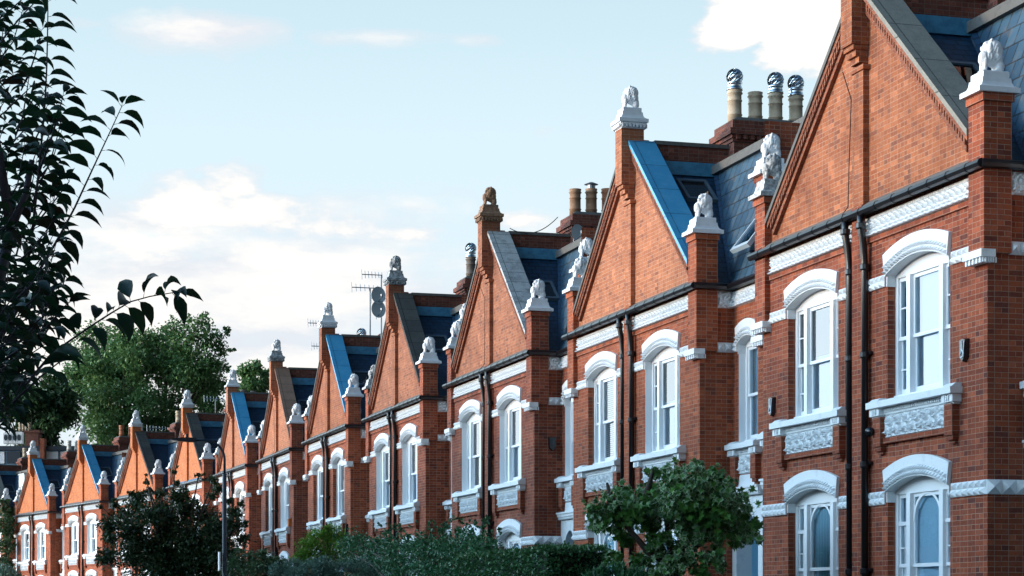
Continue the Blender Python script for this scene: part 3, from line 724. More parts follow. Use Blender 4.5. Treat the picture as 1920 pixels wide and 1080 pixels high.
    if S['L']: 
        ch = place('chimney', cached('stack%.1f' % Lc, b_stack(Lc)), BRD, h); place('chimney_cap', cached('scap%.1f' % Lc, b_stackcap(Lc)), CAPST, ch); zc = Z(10.48)
    else: 
        ch = place('chimney', cached('lowstack', lambda mb: mb.box(1.9, 3.7, HC-.3, HC+.3, Z(9.9), Z(10.02))), BRD, h); zc = Z(10.02)
    n = len(S['pots'])
    for i, pk in enumerate(S['pots']):
        x = 2.10+(Lc)*(i+.55)/max(n, 1); sc = .84+.1*rnd.random()
        if k == 9 and i == 2: pm = CLAYW
        else: pm = S['pm']
        if k == 2 and i == 3: continue
        place('chimney_pot', cached('pot'+pk, b_pot(pk)), pm if not (k == 2 and i == 2) else CLAYR, ch, (x, HC, zc), scale=(1, 1, sc))
        if i in S['cowl']: place('cowl', cached('cowl', b_cowl), [MET, METD], ch, (x, HC, zc+.78*sc))
        if i in S.get('cap', ()): place('pot_cap', cached('pcapm', b_cap), METG, ch, (x, HC, zc+(.78 if pk == 'tall' else .36)*sc))
    # rainwater goods
    place('gutter', cached('gutter', b_gutter), BLK, h)
    place('downpipe', cached('pipeA', b_pipe(3.68, 3.70)), BLK, h); place('downpipe', cached('pipeB', b_pipe(4.24, 4.24)), BLK, h)
    if k in (0, 2, 5):
        wm = MB(); wm.tube([(-.29, 4.08, Z(8.6)), (-.08, 4.2, Z(8.2)), (-.03, 4.38, Z(7.2)), (-.03, 4.42, Z(6.5)), (-.19, 4.4, Z(6.3)), (-.04, 4.46, Z(5.6)), (-.03, 4.5, Z(3))], .009, 4); place('cable', wm.mesh('cable'), BLK, h)
    # carved bands
    place('frieze', cached('frA', b_frieze(.42, 3.79)), WH, h); place('frieze', cached('frB', b_frieze(4.13, 7.56)), WH, h)
    place('frieze', cached('frC', b_frieze_rec(-1)), WH, h); place('frieze', cached('frD', b_frieze_rec(1)), WH, h)
    for key, fl_ in (('bandU', band_list(Z(5.01), Z(5.2), True)), ('bandL', band_list(Z(1.59), Z(1.8), False))):
        for j, fn in enumerate(fl_): place('string_course', cached(key+str(j), fn), WH, h)
    # windows
    wr = random.Random(k*31+5)
    for iy, y in enumerate(WY):
        for kind, o in (('up', UPW), ('gr', GRW)):
            white = (k == 1 and iy == 0) or (k not in (0, 1) and wr.random() < .45)
            place('window_arch', cached('arch'+kind, b_arch(o)), WH, h, (0, y, 0))
            wn = place('window', cached('win%s%d' % (kind, white), b_win(o, kind, white)), WHF, h, (0, y, 0))
            place('pane', cached('pane'+kind, b_pane(o, kind)), GLASS if kind == 'up' else GLASSG, wn)
            if kind == 'up': c = ['half', 'full', 'louvre', 'half', 'none'][wr.randrange(5)]
            else: c = 'curt'
            if k == 0 and kind == 'up': c = 'full' if iy == 0 else 'half'
            if k == 1 and kind == 'up': c = 'half' if iy == 0 else 'louvre'
            if c == 'half': place('blind', cached('blh', b_blind(UPW, .45, 0)), BLIND, wn)
            if c == 'full': place('blind', cached('blf', b_blind(UPW, 1, 0)), BLIND, wn)
            if c == 'louvre': place('blind', cached('bll', b_louvre(UPW)), BLIND, wn)
            if c == 'curt': place('curtain', cached('blc', b_blind(GRW, 1, 0, .245)), CURT if iy else BLIND, wn)
        place('sill', cached('sill', b_sill(2.73)), WH, h, (0, y, 0)); place('carved_panel', cached('panel', b_panel(2.02)), WH, h, (0, y, 0))
        place('panel_ledge', cached('pledge', b_pledge(2.03)), BR, h, (0, y, 0))
        for s in (-1, 1): place('bracket', cached('bracket', b_bracket), BR, h, (0, y+s*1.15, 0))
    for y in RECY:
        place('window_arch', cached('archrec', b_arch(RCW)), WH, h, (RD, y, 0))
        wn = place('window', cached('winrec', b_win(RCW, 'rec', True)), WHF, h, (RD, y, 0)); place('pane', cached('panerec', b_pane(RCW, 'rec')), GLASS, wn); place('blind', cached('blrec', b_blind(RCW, 1, 0)), BLIND, wn)
        place('sill', cached('sillrec', b_sill(1.44)), WH, h, (RD, y, 0)); place('carved_panel', cached('panelrec', b_panel(.74)), WH, h, (RD, y, 0))
        for s in (-1, 1): place('bracket', cached('bracket', b_bracket), BR, h, (RD, y+s*.5, 0))
        pr = place('porch', cached('apron', b_apron), WH, h, (RD, y, 0)); place('porch_lining', cached('porchroom', b_porchroom), PORCH, pr); place('door', cached('door', b_door), DOORB, pr)
    # lions (each its own thing)
    v = k
    if k == 6: lion(k, M, -.03, HC+.01, Z(10.16), S['lion'], BRD, 'peak', v, b_pedbrick, 'pedbrick', .95) if False else lion(k, M, -.03, HC+.01, Z(10.16)+.0, S['lion'], WCRM, 'peak', v, b_ped, 'ped')
    elif k > 0: lion(k, M, -.03, HC+.01, Z(10.16)+.13, S['lion'], S['ped'], 'peak', v, b_pedapex, 'pedapex')
    lion(k, M, .12, .14, Z(7.29), WCRM, WCRM, 'right corner pier', v+1)
    lm = {0: WHW, 3: WHW}.get(k, WCRM)
    lion(k, M, .12, BW-.08, Z(7.29), lm, lm, 'left corner pier', v+2)
    lion(k, M, RD+.11, BW+RW, Z(8.05), WCRM, WCRM, 'setback pier just left', v, b_ped, 'ped')
# ------------------------------------------------------------------ roofline clutter
def yagi(mb, c, L_=.9, n=7, s=.15, up=False):
    L_ *= .75
    c = Vector(c); mb.tube([c+Vector((-L_/2, 0, 0)), c+Vector((L_/2, 0, 0))], .018, 5)
    for i in range(n):
        x = -L_/2+L_*i/(n-1); h = s*(1.25 if i == 0 else 1-.35*i/n)
        mb.tube([c+Vector((x, -.05 if not up else 0, -h)), c+Vector((x, .05 if not up else 0, h))], .012, 4)
def aerial(px, py0, py1, d, label, dishes=(), heads=((0, 0),), L_=.9):
    p = at(px, py1, d); t = empty('television_aerial', p, 0); hgt = (py1-py0)/F*d
    mb = MB(); mb.tube([(0,0,0), (0,0,hgt)], .028, 6); place('mast', mb.mesh('mast'), METG, t)
    for dx, dz in heads:
        mb = MB(); yagi(mb, (dx, 0, hgt+dz), L_); place('antenna_head', mb.mesh('antenna'), METG, t)
    tag(t, label, 'aerial', 'aerials on the roofs'); return t
def dish(p, r, label, az=R(15)):
    t = empty('satellite_dish', p, az); mb = MB(); mb.sm = True
    vs = [(0, 0, 0)]; fs = []
    for k in range(1, 6):
        for j in range(24): a = 2*math.pi*j/24; q = r*k/5; vs.append((q*math.cos(a), -.25*q*q/r, q*1.08*math.sin(a)))
    fs = [(0, 1+j, 1+(j+1) % 24) for j in range(24)] + [(1+24*k+j, 25+24*k+j, 25+24*k+(j+1) % 24, 1+24*k+(j+1) % 24) for k in range(4) for j in range(24)]
    mb.add(vs, fs); place('reflector', mb.mesh('reflector'), DISH, t)
    mb = MB(); mb.tube([(0, .0, -r*.9), (0, -r*1.1, -r*.25)], .014, 6); mb.lathe([(.03, 0), (.04, .02), (.04, .09), (.02, .1)], 0, -r*1.1, -r*.3, 8); place('receiver_arm', mb.mesh('receiver_arm'), METG, t)
    mb = MB(); mb.tube([(0, .04, -r*.2), (0, .12, -r*.2), (0, .12, -r*1.2)], .02, 6); place('bracket', mb.mesh('dish_bracket'), METG, t)
    tag(t, label, 'satellite dish'); return t
aerial(715, 516, 640, 75.8, 'tall aerial mast with two arrays behind the third gable peak', heads=((-.35, 0), (0, -.85)), L_=1.0)
aerial(694, 540, 640, 76.4, 'shorter aerial mast carrying a wide array beside the two grey dishes', heads=((-.2, -.0),), L_=1.3)
dish(at(708, 554, 75.6), .29, 'upper grey satellite dish of the pair behind the third gable peak')
dish(at(708, 580, 75.6), .29, 'lower grey satellite dish of the pair behind the third gable peak')
dish(at(1081, 437, 54.6), .21, 'grey satellite dish on the chimney stack with dark pots', R(20))
aerial(599, 604, 700, 86.5, 'aerial on a thin mast behind the fourth gable peak', heads=((-.15, -.05), (0, -1.0)), L_=.9)
aerial(404, 748, 800, 108, 'aerial over the party wall left of the street lamp', heads=((-.1, 0),), L_=1.3)
aerial(293, 803, 830, 118, 'low aerial with a long boom near the orange chimney pots', heads=((0, 0),), L_=1.4)
# small spherical cowl on the fourth house's party wall
c4 = frames[4]; t = empty('roof_cowl', at(678, 634, 77)); o = place('vane_ball', cached('cowl', b_cowl), [MET, METD], t, (0, 0, -.1)); tag(t, 'small round steel vent cowl on the party wall below the two dishes', 'roof vent')
# alarm boxes
def alarm(M, lx, ly, lz, label, m, rot=0, logo=True):
    t = empty('alarm_box', M @ Vector((lx, ly, lz)), M.to_euler().z+rot); mb = MB()
    P = [(-.10, .17), (-.085, -.10), (0, -.17), (.085, -.10), (.10, .17), (.0, .19)]
    n = len(P); fr = [(-.075, y*.86, z*.9) for y, z in P]; bk = [(0, y, z) for y, z in P]
    mb.add(fr+bk, [tuple(range(n-1, -1, -1))]+[(i, (i+1) % n, n+(i+1) % n, n+i) for i in range(n)]); place('case', mb.mesh('case'), m, t)
    if logo:
        mb = MB(); x = -.082
        for a, b in (((0, .14), (0, .03)), ((0, .03), (-.05, -.06)), ((0, .03), (.05, -.06)), ((-.07, .13), (-.045, -.1)), ((.03, -.1), (-.03, -.1))):
            a, b = Vector((x, *a)), Vector((x, *b)); mb.tube([a, b], .011, 4)
        place('emblem', mb.mesh('emblem'), WHF, t)
    tag(t, label, 'alarm box')
ALB = plain('alarm_black', (.008,.010,.014), .2)
alarm(frames[0], 0, .60, Z(3.70), 'black alarm box with pale chevron emblem, right of the nearest upper window', ALB)
alarm(frames[0], 0, 7.45, Z(3.52), 'dark alarm box with white rim left of the nearest house upper windows', ALB)
alarm(frames[2], .45, 0, Z(4.05), 'dark alarm box on the shaded side wall of the third house', ALB, R(90), False)
alarm(frames[4], 0, .5, Z(2.75), 'small black box under the fifth house near upper window', ALB, 0, False)
t = empty('security_light', frames[0] @ Vector((-.1, 3.42, Z(2.76)))); mb = MB(); mb.sm = True; mb.tube([(0, 0, .02), (.1, 0, .02)], .02, 6); mb.tube([(-.09, -.1, -.02), (.0, .0, .0), (.03, .02, .02)], [.075, .06, .03], 12); place('lamp_head', mb.mesh('lamp_head'), ALB, t)
tag(t, 'black conical security light beside the downpipe of the nearest house', 'light')
mb = MB(); mb.box(-.12, 0, -.1, .1, 0, .26); mb.prism([(-.15, .26), (0.0, .26), (0.0, .33)], 'y', -.12, .12)
t = place('nest_box', mb.mesh('nest_box'), plain('nest_box_orange', (.55,.17,.04), .7), None, frames[5] @ Vector((0, .62, Z(3.25)))); tag(t, 'small orange wooden box on the sixth house beside its near upper window', 'box')
# cable from the third gable to its chimney
mb = MB(); a = at(956, 428, 54.5); b = at(1046, 407, 56); mb.tube([a.lerp(b, i/12)+Vector((0,0,-.26*4*(i/12)*(1-i/12))) for i in range(13)], .012, 4)
tag(place('cable', mb.mesh('cable'), BLK), 'thin black cable sagging from the third gable to its chimney stack', 'cable')
# box dormer on the last house
dm = frames[10]; hh = [o for o in C.objects if o.name.startswith('gabled_house')][10]
mb = MB(); mb.box(.55, 2.2, 8.05, 9.44, Z(8.35), Z(9.15)); mb.box(.5, 2.2, 8.0, 9.46, Z(9.15), Z(9.22)); mb.box(.56, .62, 8.05, 8.15, Z(6.7), Z(8.35)); mb.box(.56, .62, 8.7, 8.78, Z(6.7), Z(8.35)); mb.box(.56, .62, 9.34, 9.44, Z(6.7), Z(8.35)); mb.box(.62, 2, 8.1, 9.4, Z(6.7), Z(8.35))
place('dormer', mb.mesh('dormer'), stone_mat('dormer_grey', (.42,.45,.45), (.32,.35,.36), .6), hh)
# ------------------------------------------------------------------ street lamp
LAMP = plain('lamp_blue_grey', (.018,.034,.055), .45, .2)
t = empty('street_lamp', Vector((at(421, 1000, 66).x, at(421, 1000, 66).y, 0))); tag(t, 'blue grey street lamp with a curved arm reaching over the street', 'street lamp')
zj = (YH-888)/F*66+1.6; zt = (YH-826)/F*66+1.6
mb = MB(); mb.sm = True; mb.tube([(0,0,0), (0,0,1.2), (0,0,1.3), (0,0,zj-.05), (0,0,zj)], [.10,.10,.07,.07,.055], 12); place('post', mb.mesh('post'), LAMP, t)
mb = MB(); mb.sm = True; pts = [(0,0,zj), (0,0,zj+.45)] + [(-.62*(1-math.cos(a)), 0, zj+.45+(zt-zj-.45)*math.sin(a)) for a in [math.pi/2*i/8 for i in range(1, 9)]] + [(-1.0, 0, zt)]
mb.tube(pts, .04, 10); place('arm', mb.mesh('arm'), LAMP, t)
mb = MB(); mb.prism([(-1.72, zt+.02), (-1.6, zt-.02), (-1.15, zt-.07), (-.92, zt-.07), (-.9, zt+.05), (-1.2, zt+.07)], 'y', -.15, .15); mb.box(-1.22, -1.14, -.04, .04, zt+.07, zt+.18); place('lamp_head', mb.mesh('lamp_head2'), plain('lamp_head_black', (.015,.02,.028), .4), t)
mb = MB(); z0, z1 = (YH-1070)/F*66+1.6, (YH-1035)/F*66+1.6; mb.box(-.19, -.15, -.16, .10, z0, z1); mb.tube([(-.15, 0, z0+.1), (0, 0, z0+.1)], .015, 5); place('label_plate', mb.mesh('label_plate'), WHF, t)
# ------------------------------------------------------------------ foliage
def leaf_mesh(name, P, Dn, size, rng, droop=.2, asp=.55, curl=.25):
    n = len(P); P = np.asarray(P); Dn = np.asarray(Dn)
    ax = Dn + rng.normal(0, .7, (n, 3)); ax[:, 2] -= droop; ax /= np.linalg.norm(ax, axis=1)[:, None]
    nr = rng.normal(0, 1, (n, 3)) + np.array([0, 0, 1.0])+Dn*.6; sd = np.cross(ax, nr); sd /= np.linalg.norm(sd, axis=1)[:, None]+1e-9
    up = np.cross(sd, ax); s = size*rng.uniform(.65, 1.3, n)[:, None]
    a = P - ax*s*.5; b = P + sd*s*asp*.5 + up*s*curl*.3; c = P + ax*s*.5 - up*s*curl*.4; d = P - sd*s*asp*.5 + up*s*curl*.3
    V = np.stack([a, b, c, d], 1).reshape(-1, 3)
    me = bpy.data.meshes.new(name); me.vertices.add(4*n); me.vertices.foreach_set('co', V.ravel()); me.loops.add(4*n); me.loops.foreach_set('vertex_index', np.arange(4*n))
    me.polygons.add(n); me.polygons.foreach_set('loop_start', np.arange(0, 4*n, 4)); me.polygons.foreach_set('loop_total', np.full(n, 4)); me.update(calc_edges=True); return me
def lobes_pts(lobes, n, rng, clump=5, spread=.10, lo=.55):
    # lobes: (center, radius). leaves grouped in twiggy clumps toward each lobe's shell
    W = np.array([r**2 for c, r in lobes]); W = W/W.sum(); m = max(1, n//clump); idx = rng.choice(len(lobes), m, p=W)
    Cn = np.array([tuple(c) for c, r in lobes])[idx]; Rr = np.array([r for c, r in lobes])[idx][:, None]
    d = rng.normal(0, 1, (m, 3)); d /= np.linalg.norm(d, axis=1)[:, None]; rr = Rr*rng.uniform(lo, 1.08, (m, 1))
    ctr = Cn+d*rr*np.array([1, 1, .85]); P = np.repeat(ctr, clump, 0)+rng.normal(0, 1, (m*clump, 3))*np.repeat(Rr, clump, 0)*spread; return P, np.repeat(d, clump, 0)
def limb(mb, pts, r0, r1): n = len(pts); mb.tube(pts, [r0+(r1-r0)*i/(n-1) for i in range(n)], 7)
BARK = stone_mat('bark', (.06,.045,.035), (.03,.025,.02), .9, 8)
def plant(name, label, cat, lobes, n, size, m, seed, base, trunk_r=.15, group=None, clump=5, spread=.12, lo=.5, asp=.55, droop=.2):
    rng = np.random.default_rng(seed); rr = random.Random(seed)
    t = empty(name, base); off = np.array(tuple(base))
    P, Dn = lobes_pts(lobes, n, rng, clump, spread, lo)
    P = P[P[:, 2] > .05]; Dn = Dn[:len(P)]
    place('crown', leaf_mesh('crown', P-off, Dn, size, rng, droop, asp), m, t)
    mb = MB(); mb.sm = True; b = Vector((0, 0, 0)); cen = sum((Vector(c) for c, r in lobes), Vector())/len(lobes)-Vector(base); fork = Vector((cen.x*.3, cen.y*.3, max(.15, cen.z*.45)))
    limb(mb, [b, Vector((cen.x*.1, cen.y*.1, fork.z*.5)), fork], trunk_r, trunk_r*.75)
    for c, r in lobes[::max(1, len(lobes)//16)]:
        e = Vector(c)-Vector(base); m_ = fork.lerp(e, .5)+Vector((rr.uniform(-.1, .1), rr.uniform(-.1, .1), .12))*e.length*.3; limb(mb, [fork, m_, e], trunk_r*.5, trunk_r*.08)
        for _ in range(3): limb(mb, [e, e+Vector((rr.uniform(-1, 1), rr.uniform(-1, 1), rr.uniform(-.3, 1)))*r*.8], trunk_r*.1, trunk_r*.04)
    place('trunk', mb.mesh('trunk'), BARK, t); tag(t, label, cat, group); return t
def pxl(lst, d, jit, seed, f=1.0):
    r = random.Random(seed); out_ = []
    for x, y, q in lst: out_.append((at(x, y, d+r.uniform(-jit, jit)), q*d/F*f))
    return out_
def ell(cx, cy, rx, ry, d, dd, n, rmin, rmax, seed):
    r = random.Random(seed); out_ = []
    while len(out_) < n:
        a, b, c = r.uniform(-1, 1), r.uniform(-1, 1), r.uniform(-1, 1)
        q = a*a+b*b+c*c
        if .25 < q < 1: out_.append((at(cx+a*rx, cy+b*ry, d+c*dd), r.uniform(rmin, rmax)))
    return out_
def gb(px, d): p = at(px, 1080, d); return Vector((p.x, p.y, 0))
LG = leaf_mat('leaf_plane', [(.055,.14,.05), (.10,.21,.07), (.17,.29,.10), (.06,.15,.06)], .25)
LD = leaf_mat('leaf_dark', [(.03,.07,.03), (.05,.11,.045), (.07,.13,.05)], .2)
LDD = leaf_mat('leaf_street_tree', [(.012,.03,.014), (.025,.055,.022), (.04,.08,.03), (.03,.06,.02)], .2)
LP = leaf_mat('leaf_privet', [(.016,.08,.035), (.035,.14,.055), (.07,.21,.09), (.02,.07,.025)], .15, .35)
LB = leaf_mat('leaf_box', [(.02,.085,.03), (.04,.13,.045), (.07,.18,.06)], .15, .4)
LO = leaf_mat('leaf_olive', [(.11,.21,.16), (.17,.29,.22), (.07,.15,.12)], .15)
LC = leaf_mat('leaf_conifer', [(.07,.20,.015), (.14,.32,.03), (.20,.38,.05), (.04,.12,.015)], .2)
# far plane tree and its neighbours
L1 = ell(265, 740, 150, 115, 215, 6, 60, 1.0, 2.3, 3) + pxl([(330,618,26),(375,612,24),(400,640,26),(350,640,30),(405,690,22),(418,660,14),(160,630,24),(190,620,24),(150,665,25),(135,700,22),(230,640,26),(280,640,28),(420,720,14),(130,760,20),(395,760,24),(110,720,16),(120,790,22),(100,770,14),(430,690,10),(435,655,8),(425,620,9),(385,592,9),(355,596,10),(300,680,40),(220,700,40),(350,700,36)], 215, 4, 4)
plant('plane_tree', 'large bright green tree rising behind the far end of the terrace', 'tree', L1, 60000, .38, LG, 11, gb(275, 215), .5, 'trees behind the terrace', 6, .16, .35)
L2 = ell(60, 770, 65, 60, 205, 4, 16, 1.1, 2.0, 5) + pxl([(20,700,22),(60,735,18),(100,745,16),(15,760,26),(95,790,22)], 205, 3, 6)
plant('leafy_tree', 'dark leafy tree at the far left, behind the white air conditioning units', 'tree', L2, 15000, .50, LD, 12, gb(60, 205), .4, 'trees behind the terrace', 6, .18, .3)
L3 = pxl([(462,700,16),(478,690,14),(495,702,12),(470,725,18),(490,722,14),(505,715,8),(458,738,14),(480,740,14)], 190, 2, 7)
plant('leafy_tree', 'small airy treetop showing between the sixth and seventh gables', 'tree', L3, 2600, .42, LG, 13, gb(478, 190), .3, 'trees behind the terrace', 5, .22, .3)
# street tree
L4 = pxl([(205,985,20),(235,965,24),(215,945,10),(260,940,20),(285,965,30),(250,1000,34),(310,955,22),(335,930,20),(350,955,26),(322,985,34),(300,1020,40),(250,1040,36),(350,1010,38),(385,970,26),(400,1000,34),(370,1045,42),(420,1040,40),(300,1065,44),(390,1085,46),(205,1010,16),(190,950,7),(200,1045,22),(275,905,6),(278,920,9),(272,890,4),(330,905,7),(328,885,5),(335,875,3),(372,892,7),(382,890,6),(400,900,10),(408,915,12),(398,930,10),(430,940,10),(440,960,14),(452,945,8),(445,985,18),(455,1010,14),(462,980,6),(425,985,20),(300,925,10),(245,925,8)], 88, 1.2, 8)
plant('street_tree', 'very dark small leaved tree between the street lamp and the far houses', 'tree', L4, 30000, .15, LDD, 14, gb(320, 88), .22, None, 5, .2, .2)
# front garden plants
L5 = pxl([(455,1050,22),(490,1052,24),(520,1058,20),(440,1070,26),(480,1078,28),(530,1075,22)], 74, .8, 9); plant('garden_bush', 'dark bush behind the silvery shrub, just right of the lamp post', 'bush', L5, 6000, .10, LD, 15, gb(490, 74), .08, 'shrubs in the front gardens')
L6 = pxl([(600,1010,24),(625,1000,20),(575,1025,20),(640,1015,20),(590,1045,30),(630,1040,30),(560,1045,16),(613,990,8),(655,1030,14)], 69, .5, 10); plant('conifer_bush', 'bright yellow green feathery conifer under the fifth house', 'bush', L6, 9000, .10, LC, 16, gb(605, 69), .08, 'shrubs in the front gardens', 6, .12, .4, .3)
L7 = pxl([(520,1070,18),(550,1062,20),(580,1066,22),(605,1060,20),(630,1070,22),(660,1064,16),(560,1085,26),(610,1088,28),(680,1055,14),(690,1075,20)], 58, .5, 11); plant('silvery_shrub', 'silvery green feathery shrub in front of the yellow green conifer', 'bush', L7, 9000, .085, LO, 17, gb(590, 58), .06, 'shrubs in the front gardens', 6, .12, .4, .28, -.5)
r_ = random.Random(4); L8 = []
for i in range(46):
    u = i/45; d = 66-18.5*u; p = at(655+275*u, 1080, d); top = 1.6+(YH-(1010-8*math.sin(i*1.3)-6*r_.random()))/F*d
    for z in (top-.28, top-.8, top-1.3): L8.append((Vector((p.x+r_.uniform(-.3, .3), p.y, z)), .36))
for i in range(60):
    u = r_.random(); d = 66-18.5*u; p = at(655+275*u, 1080, d); top = 1.6+(YH-(1008-r_.random()*20*(1+u)))/F*d
    for q in range(3): L8.append((Vector((p.x+r_.uniform(-.5, .2), p.y, top-.13*q)), .09))
plant('privet_hedge', 'tall loose dark blue green hedge behind the clipped hedge', 'hedge', L8, 30000, .085, LP, 18, Vector((at(790,1080,57).x, at(790,1080,57).y, 0)), .08, 'hedges in front of the houses', 6, .16, .3)

def hedge_box(name, label, pa, pb, depth, ztop, n, size, m, seed):
    rng = np.random.default_rng(seed); a, b = Vector((pa.x, pa.y, 0)), Vector((pb.x, pb.y, 0)); L_ = (b-a).length; u = (b-a).normalized(); w = Vector((u.y, -u.x, 0)); t = empty(name, a)
    A, B = rng.uniform(0, 1, n), rng.uniform(0, 1, n); P = np.zeros((n, 3)); Dn = np.zeros((n, 3)); f = rng.integers(0, 6, n)
    for i in range(n):
        if f[i] < 2: s, q, z = A[i]*L_, B[i]*depth, ztop; nn = Vector((0,0,1))
        elif f[i] < 5: s, q, z = A[i]*L_, 0, B[i]*ztop; nn = -w
        else: s, q, z = 0, A[i]*depth, B[i]*ztop; nn = -u
        e = rng.normal(0, .035); p = u*s+w*q; P[i] = (p.x+nn.x*e, p.y+nn.y*e, z+nn.z*e+.03*math.sin(s*2.2)); Dn[i] = tuple(nn)
    place('leaves', leaf_mesh('hedge_leaves', P, Dn, size, rng, -.2, .5), m, t)
    mb = MB(); c = [a-a+u*.06+w*.06, u*(L_-.06)+w*.06, u*(L_-.06)+w*(depth-.06), u*.06+w*(depth-.06)]
    mb.add([(q.x, q.y, 0) for q in c]+[(q.x, q.y, ztop-.06) for q in c], [(0,1,2,3), (4,5,6,7), (0,1,5,4), (1,2,6,5), (2,3,7,6), (3,0,4,7)]); place('dark_core_box', mb.mesh('dark_core_box'), plain('hedge_core', (.006,.012,.008), 1), t)  # added near-black box stands for the hedge's dark inside, stops see-through
    tag(t, label, 'hedge', 'hedges in front of the houses')
hedge_box('clipped_hedge', 'low clipped dark green box hedge between the privet and the maple', at(1022, 1080, 39), at(850, 1080, 46.5), 1.3, 1.6+1.07, 26000, .075, LB, 19)
# variegated maple
def palm_leaf():
    P = []
    for a, r in ((-150,.35),(-125,.62),(-100,.42),(-72,.85),(-60,.55),(-42,.72),(-22,.5),(0,1.0),(22,.5),(42,.72),(60,.55),(72,.85),(100,.42),(125,.62),(150,.35)): P.append((r*math.sin(R(a)), r*math.cos(R(a))))
    return P
PL = palm_leaf()
def maple():
    L9 = pxl([(1130,948,26),(1165,940,28),(1120,975,16),(1150,985,24),(1190,950,30),(1175,1010,16),(1225,925,34),(1215,965,32),(1262,905,32),(1270,950,44),(1300,900,30),(1335,905,28),(1310,950,44),(1360,930,32),(1375,965,32),(1345,980,36),(1395,985,24),(1405,1005,14),(1300,990,30),(1375,1010,18),(1345,1020,14),(1150,1045,14),(1165,1065,10),(1275,1050,34),(1240,1075,24),(1330,1045,18),(1205,1050,18),(1225,1020,16),(1290,1020,22),(1190,1075,16),(1310,1075,20),(1350,1060,10),(1225,885,8),(1140,912,5),(1252,876,5),(1305,872,10),(1345,880,10),(1420,1010,8),(1135,925,10),(1240,1010,12)], 35, .55, 21)
    rng = np.random.default_rng(31); P, Dn = lobes_pts(L9, 3400, rng, 3, .28, .45); base = gb(1262, 35)
    t = empty('maple_tree', base); G = MB(); E = MB()
    for i in range(len(P)):
        p = Vector(P[i])-base
        if p.z < .05: continue
        ax = Vector(Dn[i])*.6+Vector(rng.normal(0, .5, 3)); ax.z -= .55; ax.normalize(); nr = Vector(rng.normal(0, .45, 3))+Vector((-.5, -.75, .75)); sd = ax.cross(nr).normalized(); up = sd.cross(ax)
        s = .105*rng.uniform(.6, 1.25); fold = .25
        def q(x, y, k=1.0): return p+ax*(y*s*k)+sd*(x*s*k)+up*(abs(x)*s*fold-.25*max(0, y)**2*s)
        var = noise.noise(Vector((P[i][0]*1.6, P[i][1]*1.6, P[i][2]*1.6))) > .0
        n = len(PL); cpt = q(0, 0)
        if var and rng.random() < .8:
            inn = [q(x, y, .74) for x, y in PL]; outr = [q(x, y) for x, y in PL]
            G.add([cpt]+inn, [(0, j+1, j+2) for j in range(n-1)]); E.add(inn+outr, [(j, n+j, n+j+1, j+1) for j in range(n-1)])
        else: G.add([cpt]+[q(x, y) for x, y in PL], [(0, j+1, j+2) for j in range(n-1)])
    m = leaf_mat('leaf_maple', [(.022,.08,.016), (.04,.13,.022), (.07,.20,.03), (.03,.10,.025)], .15, .4); m2 = leaf_mat('leaf_maple_edge', [(.20,.32,.17), (.30,.40,.24), (.12,.24,.13)], .2)
    c = place('crown', G.mesh('maple_leaves', uv=False), m, t); place('pale_leaf_margins', E.mesh('maple_margins', uv=False), m2, c)
    mb = MB(); mb.sm = True
    def W(*a): return [at(x, y, 35+dd)-base for x, y, dd in a]
    limb(mb, [Vector((0,0,0)), *W((1262, 1075, 0), (1255, 1040, 0))], .13, .11)
    for br_ in (((1262,1060,0),(1215,1035,-.1),(1190,1005,-.2),(1165,975,-.2),(1140,945,-.1)), ((1260,1060,0),(1222,1000,.1),(1214,975,.1),(1212,930,0)), ((1262,1050,0),(1252,1000,.2),(1250,960,.2),(1262,905,.1)), ((1265,1060,0),(1320,1010,-.2),(1345,970,-.3),(1360,925,-.2)), ((1265,1050,0),(1300,990,.3),(1305,940,.3),(1300,890,.2)), ((1212,930,0),(1225,880,0)), ((1165,975,-.2),(1143,925,-.2),(1138,905,-.2))):
        limb(mb, W(*br_), .075, .02)
    place('trunk', mb.mesh('maple_trunk'), BARK, t); tag(t, 'bushy maple with cream edged lobed leaves in front of the second house', 'tree')
maple()
L10 = pxl([(1130,1075,14),(1160,1068,14),(1195,1080,14),(1110,1085,14),(1175,1090,18)], 34, .3, 23); plant('strappy_plant', 'dark narrow leaved plant at the foot of the maple', 'plant', L10, 1500, .17, LP, 25, gb(1150, 34), .04, 'shrubs in the front gardens', 4, .2, .2, .2, -1.2)
L11 = pxl([(5,945,14),(14,960,14),(8,985,18),(18,1000,14),(10,1025,18),(22,975,8),(4,1060,20)], 140, .6, 24); plant('ivy', 'mass of green ivy smothering the wall at the far left edge', 'climber', L11, 3500, .2, LD, 26, gb(10, 140), .1, None)
L12 = pxl([(15,1075,18),(-5,1070,18),(30,1085,14)], 120, .6, 27); plant('silvery_shrub', 'pale shrub low in the far left corner below the ivy', 'bush', L12, 1200, .16, LO, 28, gb(10, 120), .05, 'shrubs in the front gardens')
